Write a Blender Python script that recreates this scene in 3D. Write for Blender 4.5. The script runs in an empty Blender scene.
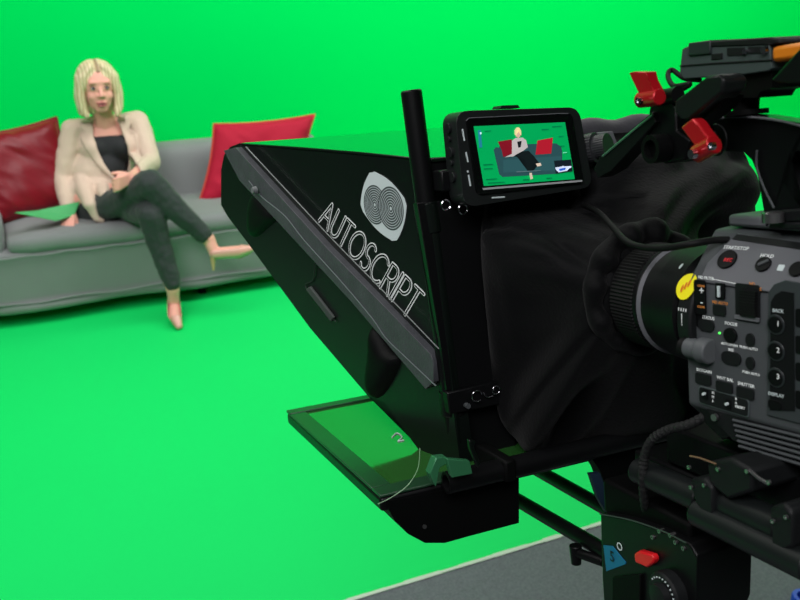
import bpy, bmesh, math, random
from math import sin, cos, radians, pi, sqrt, atan2
from mathutils import Vector, Matrix, noise
from mathutils.bvhtree import BVHTree
random.seed(7)
C = bpy.context.scene.collection
SC = bpy.context.scene
SC.view_settings.view_transform = 'Standard'
SC.view_settings.look = 'None'
SC.render.film_transparent = False

# ------------------------------------------------------------------ camera
H = 1.6; FPX = 900.0; PITCH = radians(21)
CAM = Vector((0, 0, H))
cd = bpy.data.cameras.new('camera'); cam = bpy.data.objects.new('camera', cd); C.objects.link(cam)
cam.location = CAM; cam.rotation_euler = (pi/2 - PITCH, 0, 0)
cd.sensor_width = 36; cd.lens = FPX*36/800; cd.clip_start = .05
cd.dof.use_dof = True; cd.dof.focus_distance = .98; cd.dof.aperture_fstop = 11
SC.camera = cam
_fw = Vector((0, cos(PITCH), -sin(PITCH))); _up = Vector((0, sin(PITCH), cos(PITCH)))
def ray(x, y): return Vector((1, 0, 0))*((x-400)/FPX) + _up*((300-y)/FPX) + _fw

# ------------------------------------------------------------------ frames
class Frame:
    def __init__(s, O, X, Y, Z):
        s.M = Matrix.Translation(O) @ Matrix((X, Y, Z)).transposed().to_4x4()
        s.I = s.M.inverted()
        s.c = s.I @ CAM
    def on(s, p, x, y):
        """local point where the sight line through a photo pixel meets plane p=(a,b,c,d): a r + b f + c u = d"""
        d = s.I.to_3x3() @ ray(x, y); n = Vector(p[:3])
        return s.c + d*((p[3] - n.dot(s.c))/n.dot(d))
    def r(s, v, x, y): return s.on((1, 0, 0, v), x, y)
    def f(s, v, x, y): return s.on((0, 1, 0, v), x, y)
    def u(s, v, x, y): return s.on((0, 0, 1, v), x, y)
yw = radians(23); tp = radians(12)
F_ = Vector((-sin(yw)*cos(tp), cos(yw)*cos(tp), -sin(tp)))
R_ = Vector((cos(yw), sin(yw), 0)); U_ = R_.cross(F_)
RIG = Frame(Vector((0.04028889, 0.91490882, 1.24879941)), R_, F_, U_)     # teleprompter frame: right, forward, up
sy = radians(25)
STU = Frame(Vector((0, 0, 0)), Vector((cos(sy), sin(sy), 0)), Vector((-sin(sy), cos(sy), 0)), Vector((0, 0, 1)))

# ------------------------------------------------------------------ materials
def lin(c):
    c = c/255
    return c/12.92 if c <= .04045 else ((c+.055)/1.055)**2.4
def rgb(t): return (lin(t[0]), lin(t[1]), lin(t[2]), 1)
MATS = {}
def mat(name, col, rough=.5, metal=0, spec=.5, coat=0, bump=0, bscale=200, emit=0, sheen=0, vary=0, vscale=3, trans=0, linear=False, sheen_col=None, coatr=.1):
    if name in MATS: return MATS[name]
    m = bpy.data.materials.new(name); m.use_nodes = True
    nt = m.node_tree; b = nt.nodes['Principled BSDF']; MATS[name] = m
    c = tuple(col)+(1,) if linear else rgb(col)
    b.inputs['Base Color'].default_value = c
    b.inputs['Roughness'].default_value = rough; b.inputs['Metallic'].default_value = metal
    b.inputs['Specular IOR Level'].default_value = spec
    b.inputs['Coat Weight'].default_value = coat; b.inputs['Coat Roughness'].default_value = coatr
    b.inputs['Sheen Weight'].default_value = sheen
    if sheen_col: b.inputs['Sheen Tint'].default_value = rgb(sheen_col)
    b.inputs['Transmission Weight'].default_value = trans
    if emit:
        b.inputs['Emission Color'].default_value = c; b.inputs['Emission Strength'].default_value = emit
    tc = nt.nodes.new('ShaderNodeTexCoord')
    if bump:
        n = nt.nodes.new('ShaderNodeTexNoise'); n.inputs['Scale'].default_value = bscale; n.inputs['Detail'].default_value = 4
        bp = nt.nodes.new('ShaderNodeBump'); bp.inputs['Strength'].default_value = bump; bp.inputs['Distance'].default_value = .002
        nt.links.new(tc.outputs['Object'], n.inputs['Vector']); nt.links.new(n.outputs['Fac'], bp.inputs['Height'])
        nt.links.new(bp.outputs['Normal'], b.inputs['Normal'])
    if vary:
        n = nt.nodes.new('ShaderNodeTexNoise'); n.inputs['Scale'].default_value = vscale; n.inputs['Detail'].default_value = 5
        mp = nt.nodes.new('ShaderNodeMapRange'); mp.inputs['To Min'].default_value = 1-vary; mp.inputs['To Max'].default_value = 1+vary
        mx = nt.nodes.new('ShaderNodeMix'); mx.data_type = 'RGBA'; mx.blend_type = 'MULTIPLY'; mx.inputs[0].default_value = 1
        mx.inputs[6].default_value = c
        nt.links.new(tc.outputs['Object'], n.inputs['Vector']); nt.links.new(n.outputs['Fac'], mp.inputs['Value'])
        nt.links.new(mp.outputs['Result'], mx.inputs[7]); nt.links.new(mx.outputs[2], b.inputs['Base Color'])
    return m
BLK = mat('black_satin_metal', (12, 13, 14), .4, 0, .22)
BLKG = mat('black_gloss_panel', (10, 17, 14), .28, 0, .5, bump=.03, bscale=30)
BLKT = mat('black_gloss_top', (14, 26, 18), .16, 0, .6, coat=.35, coatr=.1)
BLKB = mat('black_worn_edge_strip', (70, 72, 76), .42, 0, .3, bump=.25, bscale=350, vary=.35, vscale=60)
BLKD = mat('deep_black', (5, 6, 6), .6, 0, .12)
CLOTH = mat('black_cloth', (7, 8, 9), .7, 0, .12, sheen=.05, bump=.35, bscale=250)
RUB = mat('black_rubber', (14, 15, 15), .6, 0, .2)
GREY = mat('camera_grey', (72, 76, 78), .55, 0, .2, bump=.12, bscale=900)
GREYL = mat('camera_grey_light', (100, 102, 106), .55, 0, .25, bump=.12, bscale=900)
GREYD = mat('camera_dark', (24, 26, 27), .5, 0, .2)
RECV = mat('receiver_grey', (62, 74, 72), .55, 0, .25)
REDM = mat('red_anodised', (190, 22, 32), .3, .35, .6)
REDP = mat('red_plastic', (225, 30, 38), .35)
SILV = mat('brushed_silver', (150, 150, 150), .3, .9)
CHR = mat('chrome', (200, 200, 205), .15, 1)
WHT = mat('white_print', (215, 220, 218), .5, emit=.22)  # prints and sticker carry added emission so they read brighter
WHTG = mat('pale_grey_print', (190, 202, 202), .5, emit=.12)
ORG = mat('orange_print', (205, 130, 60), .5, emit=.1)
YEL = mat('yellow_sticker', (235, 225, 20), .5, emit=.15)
AMB = mat('amber_plastic', (225, 130, 25), .4)
BLUE = mat('blue_print', (20, 110, 150), .4)
SKIN = mat('skin', (230, 166, 150), .5, 0, .3, sheen=.1, vary=.05, vscale=12)
BLOUSE = mat('black_top', (22, 26, 30), .8, sheen=.1)
TROU = mat('charcoal_trousers', (42, 50, 50), .85, sheen=.1, bump=.1, bscale=90)
HAIRM = mat('blonde_hair', (222, 205, 158), .45, 0, .4)

# striped / banded procedural mats
def banded(name, c1, c2, scale, axis='X', rough=.7, sheen=0, dist=0, bump=.2):
    m = bpy.data.materials.new(name); m.use_nodes = True; nt = m.node_tree; b = nt.nodes['Principled BSDF']
    tc = nt.nodes.new('ShaderNodeTexCoord'); w = nt.nodes.new('ShaderNodeTexWave'); w.wave_type = 'BANDS'; w.bands_direction = axis
    w.inputs['Scale'].default_value = scale; w.inputs['Distortion'].default_value = dist; w.inputs['Detail'].default_value = 2
    r = nt.nodes.new('ShaderNodeMix'); r.data_type = 'RGBA'; r.inputs[6].default_value = rgb(c1); r.inputs[7].default_value = rgb(c2)
    bp = nt.nodes.new('ShaderNodeBump'); bp.inputs['Strength'].default_value = bump; bp.inputs['Distance'].default_value = .002
    nt.links.new(tc.outputs['Object'], w.inputs['Vector']); nt.links.new(w.outputs['Fac'], r.inputs[0])
    nt.links.new(r.outputs[2], b.inputs['Base Color']); nt.links.new(w.outputs['Fac'], bp.inputs['Height']); nt.links.new(bp.outputs['Normal'], b.inputs['Normal'])
    b.inputs['Roughness'].default_value = rough; b.inputs['Sheen Weight'].default_value = sheen
    return m
JACK = banded('beige_jacket_cloth', (212, 190, 172), (198, 176, 158), 55, 'X', .85, .15, 1.5, .15)
HAIR = banded('blonde_hair_strands', (230, 217, 182), (192, 172, 128), 22, 'X', .45, .1, 3, .5)
SOFA = mat('grey_slipcover', (122, 126, 127), .9, 0, .2, sheen=.2, bump=.3, bscale=160, vary=.10, vscale=5)

# ------------------------------------------------------------------ mesh helpers
ROOT = {}
def link(name, bm, m, frame, parent=None, smooth=None, bevel=0, bseg=2, solid=0, subsurf=0, kind=None):
    me = bpy.data.meshes.new(name)
    bmesh.ops.recalc_face_normals(bm, faces=bm.faces)
    if parent is not None:
        bmesh.ops.translate(bm, verts=bm.verts, vec=-ROOT[parent.name][1])
    bm.to_mesh(me); bm.free()
    o = bpy.data.objects.new(name, me); C.objects.link(o)
    if isinstance(m, (list, tuple)):
        for q in m: me.materials.append(q)
    else: me.materials.append(m)
    if parent is not None:
        o.parent = parent; ROOT[o.name] = ROOT[parent.name]
    else:
        o.matrix_world = frame.M
        ROOT[o.name] = (frame, Vector((0, 0, 0)))
    if smooth is None or smooth:
        for p in me.polygons: p.use_smooth = True
        try: me.set_sharp_from_angle(angle=radians(38 if smooth is None else smooth))
        except Exception: pass
    if solid:
        md = o.modifiers.new('solid', 'SOLIDIFY'); md.thickness = solid; md.offset = 0
    if bevel:
        md = o.modifiers.new('bevel', 'BEVEL'); md.width = bevel; md.segments = bseg; md.limit_method = 'ANGLE'; md.angle_limit = radians(40)
    if subsurf:
        md = o.modifiers.new('sub', 'SUBSURF'); md.levels = subsurf; md.render_levels = subsurf
    if kind: o['kind'] = kind
    return o
def thing(name, label, cat, frame, base, group=None):
    o = bpy.data.objects.new(name, None); C.objects.link(o); o.empty_display_size = .05
    base = Vector(base); o.matrix_world = frame.M @ Matrix.Translation(base)
    o['label'] = label; o['category'] = cat
    if group: o['group'] = group
    ROOT[o.name] = (frame, base); return o
def recentre(o):
    """put the origin of a single-mesh thing at its base"""
    me = o.data; xs = [v.co for v in me.vertices]
    b = Vector(((min(v.x for v in xs)+max(v.x for v in xs))/2, (min(v.y for v in xs)+max(v.y for v in xs))/2, min(v.z for v in xs)))
    me.transform(Matrix.Translation(-b)); o.matrix_world = o.matrix_world @ Matrix.Translation(b)
def tag(o, label, cat, group=None, kind=None):
    o['label'] = label; o['category'] = cat
    if group: o['group'] = group
    if kind: o['kind'] = kind
    recentre(o); return o
def NB(): return bmesh.new()
def basis(d):
    d = Vector(d).normalized(); a = Vector((0, 0, 1)) if abs(d.z) < .9 else Vector((1, 0, 0))
    x = a.cross(d).normalized(); return x, d.cross(x), d
def box(bm, lo, hi, M=None):
    lo = Vector(lo); hi = Vector(hi)
    vs = [bm.verts.new((x, y, z)) for z in (lo.z, hi.z) for y in (lo.y, hi.y) for x in (lo.x, hi.x)]
    if M:
        for v in vs: v.co = M @ v.co
    for q in ((0, 1, 3, 2), (4, 5, 7, 6), (0, 1, 5, 4), (2, 3, 7, 6), (0, 2, 6, 4), (1, 3, 7, 5)):
        bm.faces.new([vs[i] for i in q])
    return vs
def cyl(bm, a, b, r, r2=None, n=24, cap=True, bore=0):
    a = Vector(a); b = Vector(b); x, y, d = basis(b-a); r2 = r if r2 is None else r2
    ra = [bm.verts.new(a+(x*cos(t)+y*sin(t))*r) for t in [2*pi*i/n for i in range(n)]]
    rb = [bm.verts.new(b+(x*cos(t)+y*sin(t))*r2) for t in [2*pi*i/n for i in range(n)]]
    for i in range(n): bm.faces.new((ra[i], ra[(i+1) % n], rb[(i+1) % n], rb[i]))
    if cap and not bore:
        bm.faces.new(ra[::-1]); bm.faces.new(rb)
    if bore:
        for ring, base, dd in ((ra, a, d), (rb, b, -d)):
            ri = [bm.verts.new(base+(v.co-base)*bore) for v in ring]
            dp = min(.012, (b-a).length*.4); rk = [bm.verts.new(v.co+dd*dp) for v in ri]
            for i in range(n):
                j = (i+1) % n
                bm.faces.new((ring[i], ring[j], ri[j], ri[i])); bm.faces.new((ri[i], ri[j], rk[j], rk[i]))
            bm.faces.new(rk)
def lathe(bm, a, d, prof, n=32, ribs=0, ramp=0, cap=True):
    """prof: list of (distance along d, radius)"""
    a = Vector(a); x, y, d = basis(d); rings = []
    for h, r in prof:
        rings.append([bm.verts.new(a+d*h+(x*cos(2*pi*i/n)+y*sin(2*pi*i/n))*(r*(1+(ramp if (ribs and i % 2) else 0)))) for i in range(n)])
    for p, q in zip(rings, rings[1:]):
        for i in range(n): bm.faces.new((p[i], p[(i+1) % n], q[(i+1) % n], q[i]))
    if cap:
        bm.faces.new(rings[0][::-1]); bm.faces.new(rings[-1])
def smoothpath(pts, n=8):
    pts = [Vector(p) for p in pts]; P = [pts[0]*2-pts[1]]+pts+[pts[-1]*2-pts[-2]]; out = []
    for i in range(1, len(P)-2):
        for k in range(n):
            t = k/n; a, b, c, d = P[i-1:i+3]
            out.append(.5*((2*b)+(c-a)*t+(2*a-5*b+4*c-d)*t*t+(3*b-a-3*c+d)*t**3))
    out.append(pts[-1]); return out
def tube(bm, pts, r, n=10, rf=None, cap=True):
    prev = None; x0 = None
    for i, p in enumerate(pts):
        d = (pts[min(i+1, len(pts)-1)]-pts[max(i-1, 0)]).normalized()
        if x0 is None: x0 = basis(d)[0]
        x0 = (x0-d*x0.dot(d)).normalized(); y = d.cross(x0)
        rr = r*(rf(i/(len(pts)-1)) if rf else 1)
        ring = [bm.verts.new(p+(x0*cos(2*pi*k/n)+y*sin(2*pi*k/n))*rr) for k in range(n)]
        if prev:
            for k in range(n): bm.faces.new((prev[k], prev[(k+1) % n], ring[(k+1) % n], ring[k]))
        elif cap: bm.faces.new(ring[::-1])
        prev = ring
    if cap: bm.faces.new(prev)
def prism(bm, pts, vec):
    """closed polygon extruded by vec"""
    vec = Vector(vec); a = [bm.verts.new(Vector(p)) for p in pts]; b = [bm.verts.new(Vector(p)+vec) for p in pts]; n = len(a)
    fa = bm.faces.new(a[::-1]); fb = bm.faces.new(b)
    for i in range(n): bm.faces.new((a[i], a[(i+1) % n], b[(i+1) % n], b[i]))
    bmesh.ops.triangulate(bm, faces=[f for f in (fa, fb) if len(f.verts) > 4])
def rquad(c, hx, hy, rad, k=5):
    """rounded rectangle outline in 2D about c"""
    out = []
    for sx, sy_, a0 in ((1, 1, 0), (-1, 1, 90), (-1, -1, 180), (1, -1, 270)):
        for i in range(k+1):
            a = radians(a0+90*i/k); out.append((c[0]+sx*(hx-rad)+rad*cos(a), c[1]+sy_*(hy-rad)+rad*sin(a)))
    return out
def text_mesh(name, s, m, frame, parent, o, ex, ey, size, align='CENTER', extrude=.0002):
    """flat printed lettering: o = local position, ex = reading direction, ey = up of the letters"""
    cu = bpy.data.curves.new('t', 'FONT'); cu.body = s; cu.size = size; cu.align_x = align; cu.align_y = 'CENTER'; cu.extrude = extrude; cu.resolution_u = 2
    t = bpy.data.objects.new('t', cu); C.objects.link(t); dg = bpy.context.evaluated_depsgraph_get(); dg.update()
    me = bpy.data.meshes.new_from_object(t.evaluated_get(dg)); bpy.data.objects.remove(t)
    ex = Vector(ex).normalized(); ey = Vector(ey); ey = (ey-ex*ey.dot(ex)).normalized(); ez = ex.cross(ey)
    me.transform(Matrix.Translation(Vector(o)-ROOT[parent.name][1]) @ Matrix((ex, ey, ez)).transposed().to_4x4())
    ob = bpy.data.objects.new(name, me); C.objects.link(ob); me.materials.clear(); me.materials.append(m)
    ob.parent = parent; ROOT[ob.name] = ROOT[parent.name]; return ob

# ------------------------------------------------------------------ blobs (continuous organic surfaces)
def hullcap(bm, a, ra, b, rb, sub=2):
    """tapered capsule"""
    t = NB(); 
    for p, r in ((a, ra), (b, rb)):
        bmesh.ops.create_icosphere(t, subdivisions=sub, radius=r, matrix=Matrix.Translation(Vector(p)))
    h = bmesh.ops.convex_hull(t, input=t.verts)
    dead = [v for v in t.verts if not v.link_faces or all(f not in h['geom'] for f in v.link_faces)]
    me = bpy.data.meshes.new('t'); 
    hv = {}
    faces = [g for g in h['geom'] if isinstance(g, bmesh.types.BMFace)]
    for f in faces:
        vs = []
        for v in f.verts:
            if v.index == -1 or v not in hv: hv[v] = bm.verts.new(v.co)
            vs.append(hv[v])
        try: bm.faces.new(vs)
        except ValueError: pass
    t.free(); bpy.data.meshes.remove(me)
def ell(bm, c, rad, rot=(0, 0, 0), sub=3):
    from mathutils import Euler
    M = Matrix.Translation(Vector(c)) @ Euler(rot).to_matrix().to_4x4() @ Matrix.Diagonal((*rad, 1))
    bmesh.ops.create_icosphere(bm, subdivisions=sub, radius=1, matrix=M)
def chain(bm, pts):
    for (a, ra), (b, rb) in zip(pts, pts[1:]): hullcap(bm, a, ra, b, rb)
def remesh(bm, voxel, smooth=4, fac=.5):
    bmesh.ops.recalc_face_normals(bm, faces=bm.faces)
    me = bpy.data.meshes.new('t'); bm.to_mesh(me); bm.free(); o = bpy.data.objects.new('t', me); C.objects.link(o)
    md = o.modifiers.new('r', 'REMESH'); md.mode = 'VOXEL'; md.voxel_size = voxel; md.adaptivity = 0
    if smooth:
        s = o.modifiers.new('s', 'SMOOTH'); s.iterations = smooth; s.factor = fac
    dg = bpy.context.evaluated_depsgraph_get(); dg.update()
    m2 = bpy.data.meshes.new_from_object(o.evaluated_get(dg)); out = NB(); out.from_mesh(m2)
    bpy.data.objects.remove(o); bpy.data.meshes.remove(m2); bpy.data.meshes.remove(me); return out

exec_parts = []
# ================================================================== STUDIO SHELL
GRW = mat('chroma_green_wall', (.0003, .70, .112), .85, 0, .0, linear=True, vary=.02, vscale=1)
GRF = mat('chroma_green_floor', (.004, .68, .135), .6, 0, .2, linear=True, vary=.025, vscale=2)
bm = NB(); box(bm, (-1.5, 1.815, -.02), (7.5, 5.62, 0)); o = link('floor', bm, GRF, STU, kind='structure')
bm = NB(); box(bm, (-3.6, -2.2, -.02), (7.5, 1.815, -.002)); box(bm, (-3.6, 1.815, -.02), (-1.5, 5.62, -.002))  # left strip, out of view, limits the green floor to cut reflections
CARP = mat('grey_carpet', (104, 110, 114), .95, 0, .1, bump=1, bscale=500, vary=.45, vscale=160)
link('floor_carpet', bm, CARP, STU, kind='structure')
bm = NB(); n = 160
for i in range(n):        # frayed pale edge where the green floor stops
    x0 = -1.5+9*i/n; x1 = -1.5+9*(i+1)/n
    w = .001+.006*random.random()
    prism(bm, [(x0, 1.815-w*.4, .0), (x1, 1.815-w*.4, .0), (x1, 1.822+w, .0), (x0, 1.822+w, .0)], (0, 0, .0012))
link('trim_1', bm, mat('pale_tape', (190, 205, 190), .8), STU, kind='structure')
def cove(name, x0, x1):
    bm = NB(); prof = [(5.2, 0.001)]+[(5.2+.4*sin(a), .401-.4*cos(a)) for a in [radians(90*i/12) for i in range(1, 13)]]+[(5.6, 3.6), (5.66, 3.6), (5.66, -.02), (5.2, -.02)]
    prism(bm, [(x0, y, z) for y, z in prof], (x1-x0, 0, 0)); return bm
link('wall_back', cove('w', -1.5, 7.5), GRW, STU, kind='structure', smooth=30)

bm = NB(); box(bm, (7.5, -2.2, -.02), (7.56, 5.66, 3.6)); link('wall_right', bm, GRW, STU, kind='structure')
DW = mat('dark_room_wall', (58, 62, 66), .8)
bm = NB(); box(bm, (-3.66, 1.83, -.02), (-3.6, 5.66, 3.6)); link('wall_left', bm, DW, STU, kind='structure')  # unseen wall, coloured dark to cut green reflections on the rig
bm = NB(); box(bm, (-3.6, 5.6, -.02), (-1.5, 5.66, 3.6)); link('wall_back_side', bm, DW, STU, kind='structure')  # unseen dark stretch added in place of green, cutting reflections on the rig
bm = NB(); box(bm, (-3.66, -2.26, -.02), (7.56, -2.2, 3.6)); link('wall_rear', bm, DW, STU, kind='structure')
bm = NB(); box(bm, (-3.66, -2.2, -.02), (-3.6, 1.83, 3.6)); link('wall_side', bm, DW, STU, kind='structure')
bm = NB(); box(bm, (-3.66, -2.26, 3.6), (7.56, 5.66, 3.66)); link('ceiling', bm, mat('dark_ceiling', (48, 50, 52), .9), STU, kind='structure')

# ================================================================== SOFA
def softbox(bm, lo, hi, rad, div=.05, puff=0):
    """rounded, slightly swollen box"""
    lo = Vector(lo); hi = Vector(hi); c = (lo+hi)/2; h = (hi-lo)/2
    t = NB(); bmesh.ops.create_cube(t, size=2)
    bmesh.ops.subdivide_edges(t, edges=t.edges, cuts=15, use_grid_fill=True)
    for v in t.verts:
        p = Vector((v.co.x*h.x, v.co.y*h.y, v.co.z*h.z)); q = Vector([max(-(h[i]-rad), min(h[i]-rad, p[i])) for i in range(3)])
        d = p-q
        if d.length > 1e-6: p = q+d.normalized()*rad
        if puff:
            a = v.co
            p.z += puff*(1-a.x**2)*(1-a.y**2)*(1 if a.z > 0 else -.2) if abs(a.z) > .3 else 0
        p += Vector((0, 0, 1))*.0
        w = noise.noise((p+c)*5)*.006
        p += (d.normalized() if d.length > 1e-6 else Vector((0, 0, 0)))*w
        v.co = p+c
    me = bpy.data.meshes.new('t'); t.to_mesh(me); t.free(); bm.from_mesh(me); bpy.data.meshes.remove(me)
S = thing('sofa', 'long grey fabric sofa in a loose slipcover in front of the green wall', 'sofa', STU, (1.0, 4.5, 0))
bm = NB(); softbox(bm, (-.14, 4.2, .06), (1.86, 4.88, .36), .03)
for v in bm.verts:
    if v.co.z < .10 and v.co.y < 4.3: v.co.y -= .012*(1+sin(v.co.x*9))
link('slipcovered_base', bm, SOFA, STU, S, smooth=60)
bm = NB(); softbox(bm, (.03, 4.19, .33), (1.70, 4.74, .425), .045, puff=.004)
for v in bm.verts: v.co.z += .004*noise.noise(v.co*9)
link('seat_cushion', bm, SOFA, STU, S, smooth=60)
bm = NB(); softbox(bm, (-.02, 4.66, .34), (1.70, 4.86, .668), .055)
for v in bm.verts:
    v.co.y += (v.co.z-.4)*.25
link('backrest', bm, SOFA, STU, S, smooth=60)
for x0, x1 in ((-.17, .03), (1.70, 1.89)):
    bm = NB(); softbox(bm, (x0, 4.22, .06), (x1, 4.9, .52), .06)
    link('armrest', bm, SOFA, STU, S, smooth=60)
bm = NB()
tube(bm, [Vector((-.13+i*.05, 4.187+.003*sin(i), .335+.003*sin(i*1.7))) for i in range(40)], .004, 6)
tube(bm, [Vector((-.13+i*.05, 4.186+.003*sin(i*.8), .115+.004*sin(i*.9))) for i in range(40)], .004, 6)
link('seam_piping', bm, SOFA, STU, S)
for x in (-.08, .9, 1.8):
    for y in (4.3, 4.8):
        bm = NB(); cyl(bm, (x, y, 0), (x, y, .08), .02, .026, 16); link('leg', bm, BLKD, STU, S)

# ================================================================== CUSHIONS
def pillow(frame, o, ex, ey, hw, hh, th, m, trimm, name, label, seed=0, group=None):
    ex = Vector(ex).normalized(); ey = Vector(ey).normalized(); ez = ex.cross(ey).normalized(); o = Vector(o)
    t = thing(name, label, 'cushion', frame, o-ey*hh, group)
    bm = NB(); N = 36; grid = {}
    for s in (1, -1):
        for i in range(N+1):
            for j in range(N+1):
                a = -1+2*i/N; b = -1+2*j/N
                k = 1-.07*(1-b*b); l = 1-.07*(1-a*a)     # sides pulled in, corners pointed
                d = th*((1-a**4)*(1-b**4))**.55*(1 if s > 0 else 1)
                w = noise.noise(Vector((a*1.6+seed, b*1.6, s)))*.022*(1-a*a)*(1-b*b) + .010*sin((a*5+b*4+seed)*2.1)*noise.noise(Vector((a+seed*2, b, 3)))
                edge = (1-max(abs(a), abs(b)))
                w += .010*noise.noise(Vector(((a+b)*7+seed, (a-b)*1.5, 1)))*(1-edge)*(edge > 0)
                p = o+ex*(a*hw*k)+ey*(b*hh*l)+ez*s*(d+w*(edge > .001))
                if (i in (0, N) or j in (0, N)) and s < 0: grid[s, i, j] = grid[1, i, j]
                else: grid[s, i, j] = bm.verts.new(p)
        for i in range(N):
            for j in range(N):
                q = [grid[s, i, j], grid[s, i+1, j], grid[s, i+1, j+1], grid[s, i, j+1]]
                bm.faces.new(q if s > 0 else q[::-1])
    ring = [Vector(grid[1, i, 0].co) for i in range(N)]+[Vector(grid[1, N, j].co) for j in range(N)]+[Vector(grid[1, N-i, N].co) for i in range(N)]+[Vector(grid[1, 0, N-j].co) for j in range(N+1)]
    link('cover', bm, m, frame, t, smooth=80)
    bm = NB(); tube(bm, ring, .006, 8); link('piping', bm, trimm, frame, t, smooth=80)
    return t
VEL = mat('dark_red_velvet', (122, 2, 24), .42, 0, .4, sheen=.6, sheen_col=(255, 110, 120), bump=.2, bscale=60)
CRI = mat('crimson_cushion', (172, 12, 48), .75, 0, .3, sheen=.3, sheen_col=(255, 80, 110), bump=.2, bscale=120)
CRT = mat('crimson_piping', (190, 60, 45), .7)
VT = mat('dark_red_piping', (120, 8, 22), .7)
a = STU.on((0, 1, 0, 4.62), 57, 116); b = STU.on((0, 1, 0, 4.52), 8, 222)
tr = Vector((a.x, 4.63, a.z))
pillow(STU, (.16, 4.58, .635), (1, .05, .14), (-.14, .28, 1), .215, .215, .075, VEL, VT, 'cushion', 'dark red velvet cushion leaning at the left end of the grey sofa', 1)
pillow(STU, (1.30, 4.56, .595), (1, 0, .02), (.36, .28, 1), .275, .215, .065, CRI, CRT, 'cushion', 'bright crimson cushion standing alone against the backrest right of the seated person', 5)

# ================================================================== PERSON
P = thing('person', 'seated person with blonde bob, beige blazer, black top and dark trousers, legs crossed', 'person', STU, (.5, 4.4, 0))
V = Vector
head = V((.532, 4.49, 1.015))
def yy(x, y, d): return STU.on((0, 1, 0, d), x, y)
neck = V((.548, 4.55, .87)); chest = V((.552, 4.575, .74)); belly = V((.51, 4.53, .60)); pelv = V((.475, 4.48, .505))
shR = V((.405, 4.57, .815)); shL = V((.705, 4.57, .825))
elR = yy(64, 178, 4.53); wrR = yy(69, 211, 4.40); haR = yy(68, 220, 4.33)
elL = yy(150, 162, 4.42); wrL = yy(130, 178, 4.12); haL = yy(113, 186, 4.06)
hipR = V((.42, 4.44, .445)); hipL = V((.545, 4.46, .485))
knL = V((.645, 4.04, .50)); anL = yy(173, 290, 3.99); hlL = V((anL.x, 4.0, .065))
knR = V((.655, 4.05, .645)); anR = yy(209, 240, 4.0)
print('an', anL, anR, 'el', elR, wrR, haR, elL, wrL, haL)
def addhand(bm, w, pal, across, nrm, curl, L=.075, th=1):
    """palm from wrist w towards pal; across = knuckle direction (thumb side first); nrm = back-of-hand normal"""
    d = (pal-w).normalized(); across = across.normalized(); nrm = nrm.normalized()
    k = w+d*.075
    for s in (-.024, -.008, .008, .024):
        hullcap(bm, w+across*s*.6, .014, k+across*s, .0125)
    for i, (s, ln) in enumerate(((-.027, .9), (-.009, 1.0), (.009, .95), (.027, .76))):
        p = k+across*s; dd = V(d); nn = V(nrm); r = .0085
        for j in range(3):
            a = curl*(.8+.25*j+.08*i); dd2 = dd*cos(a)-nn*sin(a); nn = nn*cos(a)+dd*sin(a); dd = dd2
            q = p+dd*L*ln*(.42, .32, .26)[j]; hullcap(bm, p, r, q, r*.92); p = q; r *= .92
    t0 = w+d*.02-across*.022; t1 = t0+(d*.8-across*.4-nrm*.35).normalized()*.035; t2 = t1+(d*.9-across*.25-nrm*.45).normalized()*.03
    hullcap(bm, t0, .013, t1, .0105); hullcap(bm, t1, .0105, t2, .0085)
bm = NB()
# head
ell(bm, head+V((0, .005, .025)), (.074, .092, .088)); ell(bm, head+V((0, -.022, -.03)), (.058, .062, .078))
ell(bm, head+V((0, -.045, -.085)), (.030, .030, .024)); ell(bm, head+V((.034, -.055, -.028)), (.024, .020, .024)); ell(bm, head+V((-.034, -.055, -.028)), (.024, .020, .024))
hullcap(bm, head+V((0, -.082, .012)), .007, head+V((0, -.098, -.022)), .011); ell(bm, head+V((.012, -.088, -.026)), (.008, .009, .007)); ell(bm, head+V((-.012, -.088, -.026)), (.008, .009, .007))
ell(bm, head+V((0, -.074, .036)), (.052, .014, .010)); ell(bm, head+V((.073, .01, -.01)), (.009, .018, .03)); ell(bm, head+V((-.073, .01, -.01)), (.009, .018, .03))
ell(bm, head+V((0, -.079, -.056)), (.021, .011, .008)); ell(bm, head+V((0, -.077, -.068)), (.019, .011, .008))
chain(bm, [(head+V((0, .03, -.05)), .048), (neck+V((0, -.005, .0)), .046), (chest+V((0, 0, .09)), .07)])
chain(bm, [(shR, .042), (neck+V((-.02, .02, -.03)), .040), (neck+V((.02, .02, -.03)), .040), (shL, .042)])
ell(bm, chest, (.135, .085, .13)); ell(bm, belly, (.115, .085, .12)); ell(bm, pelv, (.15, .11, .10))
for s in (-1, 1): ell(bm, chest+V((.06*s, -.06, -.01)), (.052, .045, .05))
chain(bm, [(shR, .042), (elR, .034), (wrR, .021)]); chain(bm, [(shL, .042), (elL, .034), (wrL, .021)])
addhand(bm, wrR, haR, V((-.8, .5, 0)), V((0, -.3, .9)), .25)
addhand(bm, wrL, haL, V((-.15, -.1, -1)), V((-.1, -1, .25)), .62, L=.068)
chain(bm, [(hipL, .070), (knL, .055), (knL+(anL-knL)*.35+V((0, .02, 0)), .050), (anL, .032)])
chain(bm, [(hipR, .06), (hipR.lerp(knR, .5)+V((0, 0, -.022)), .055), (knR, .055), (knR+(anR-knR)*.35+V((0, .0, -.01)), .050), (anR, .032)])
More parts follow.
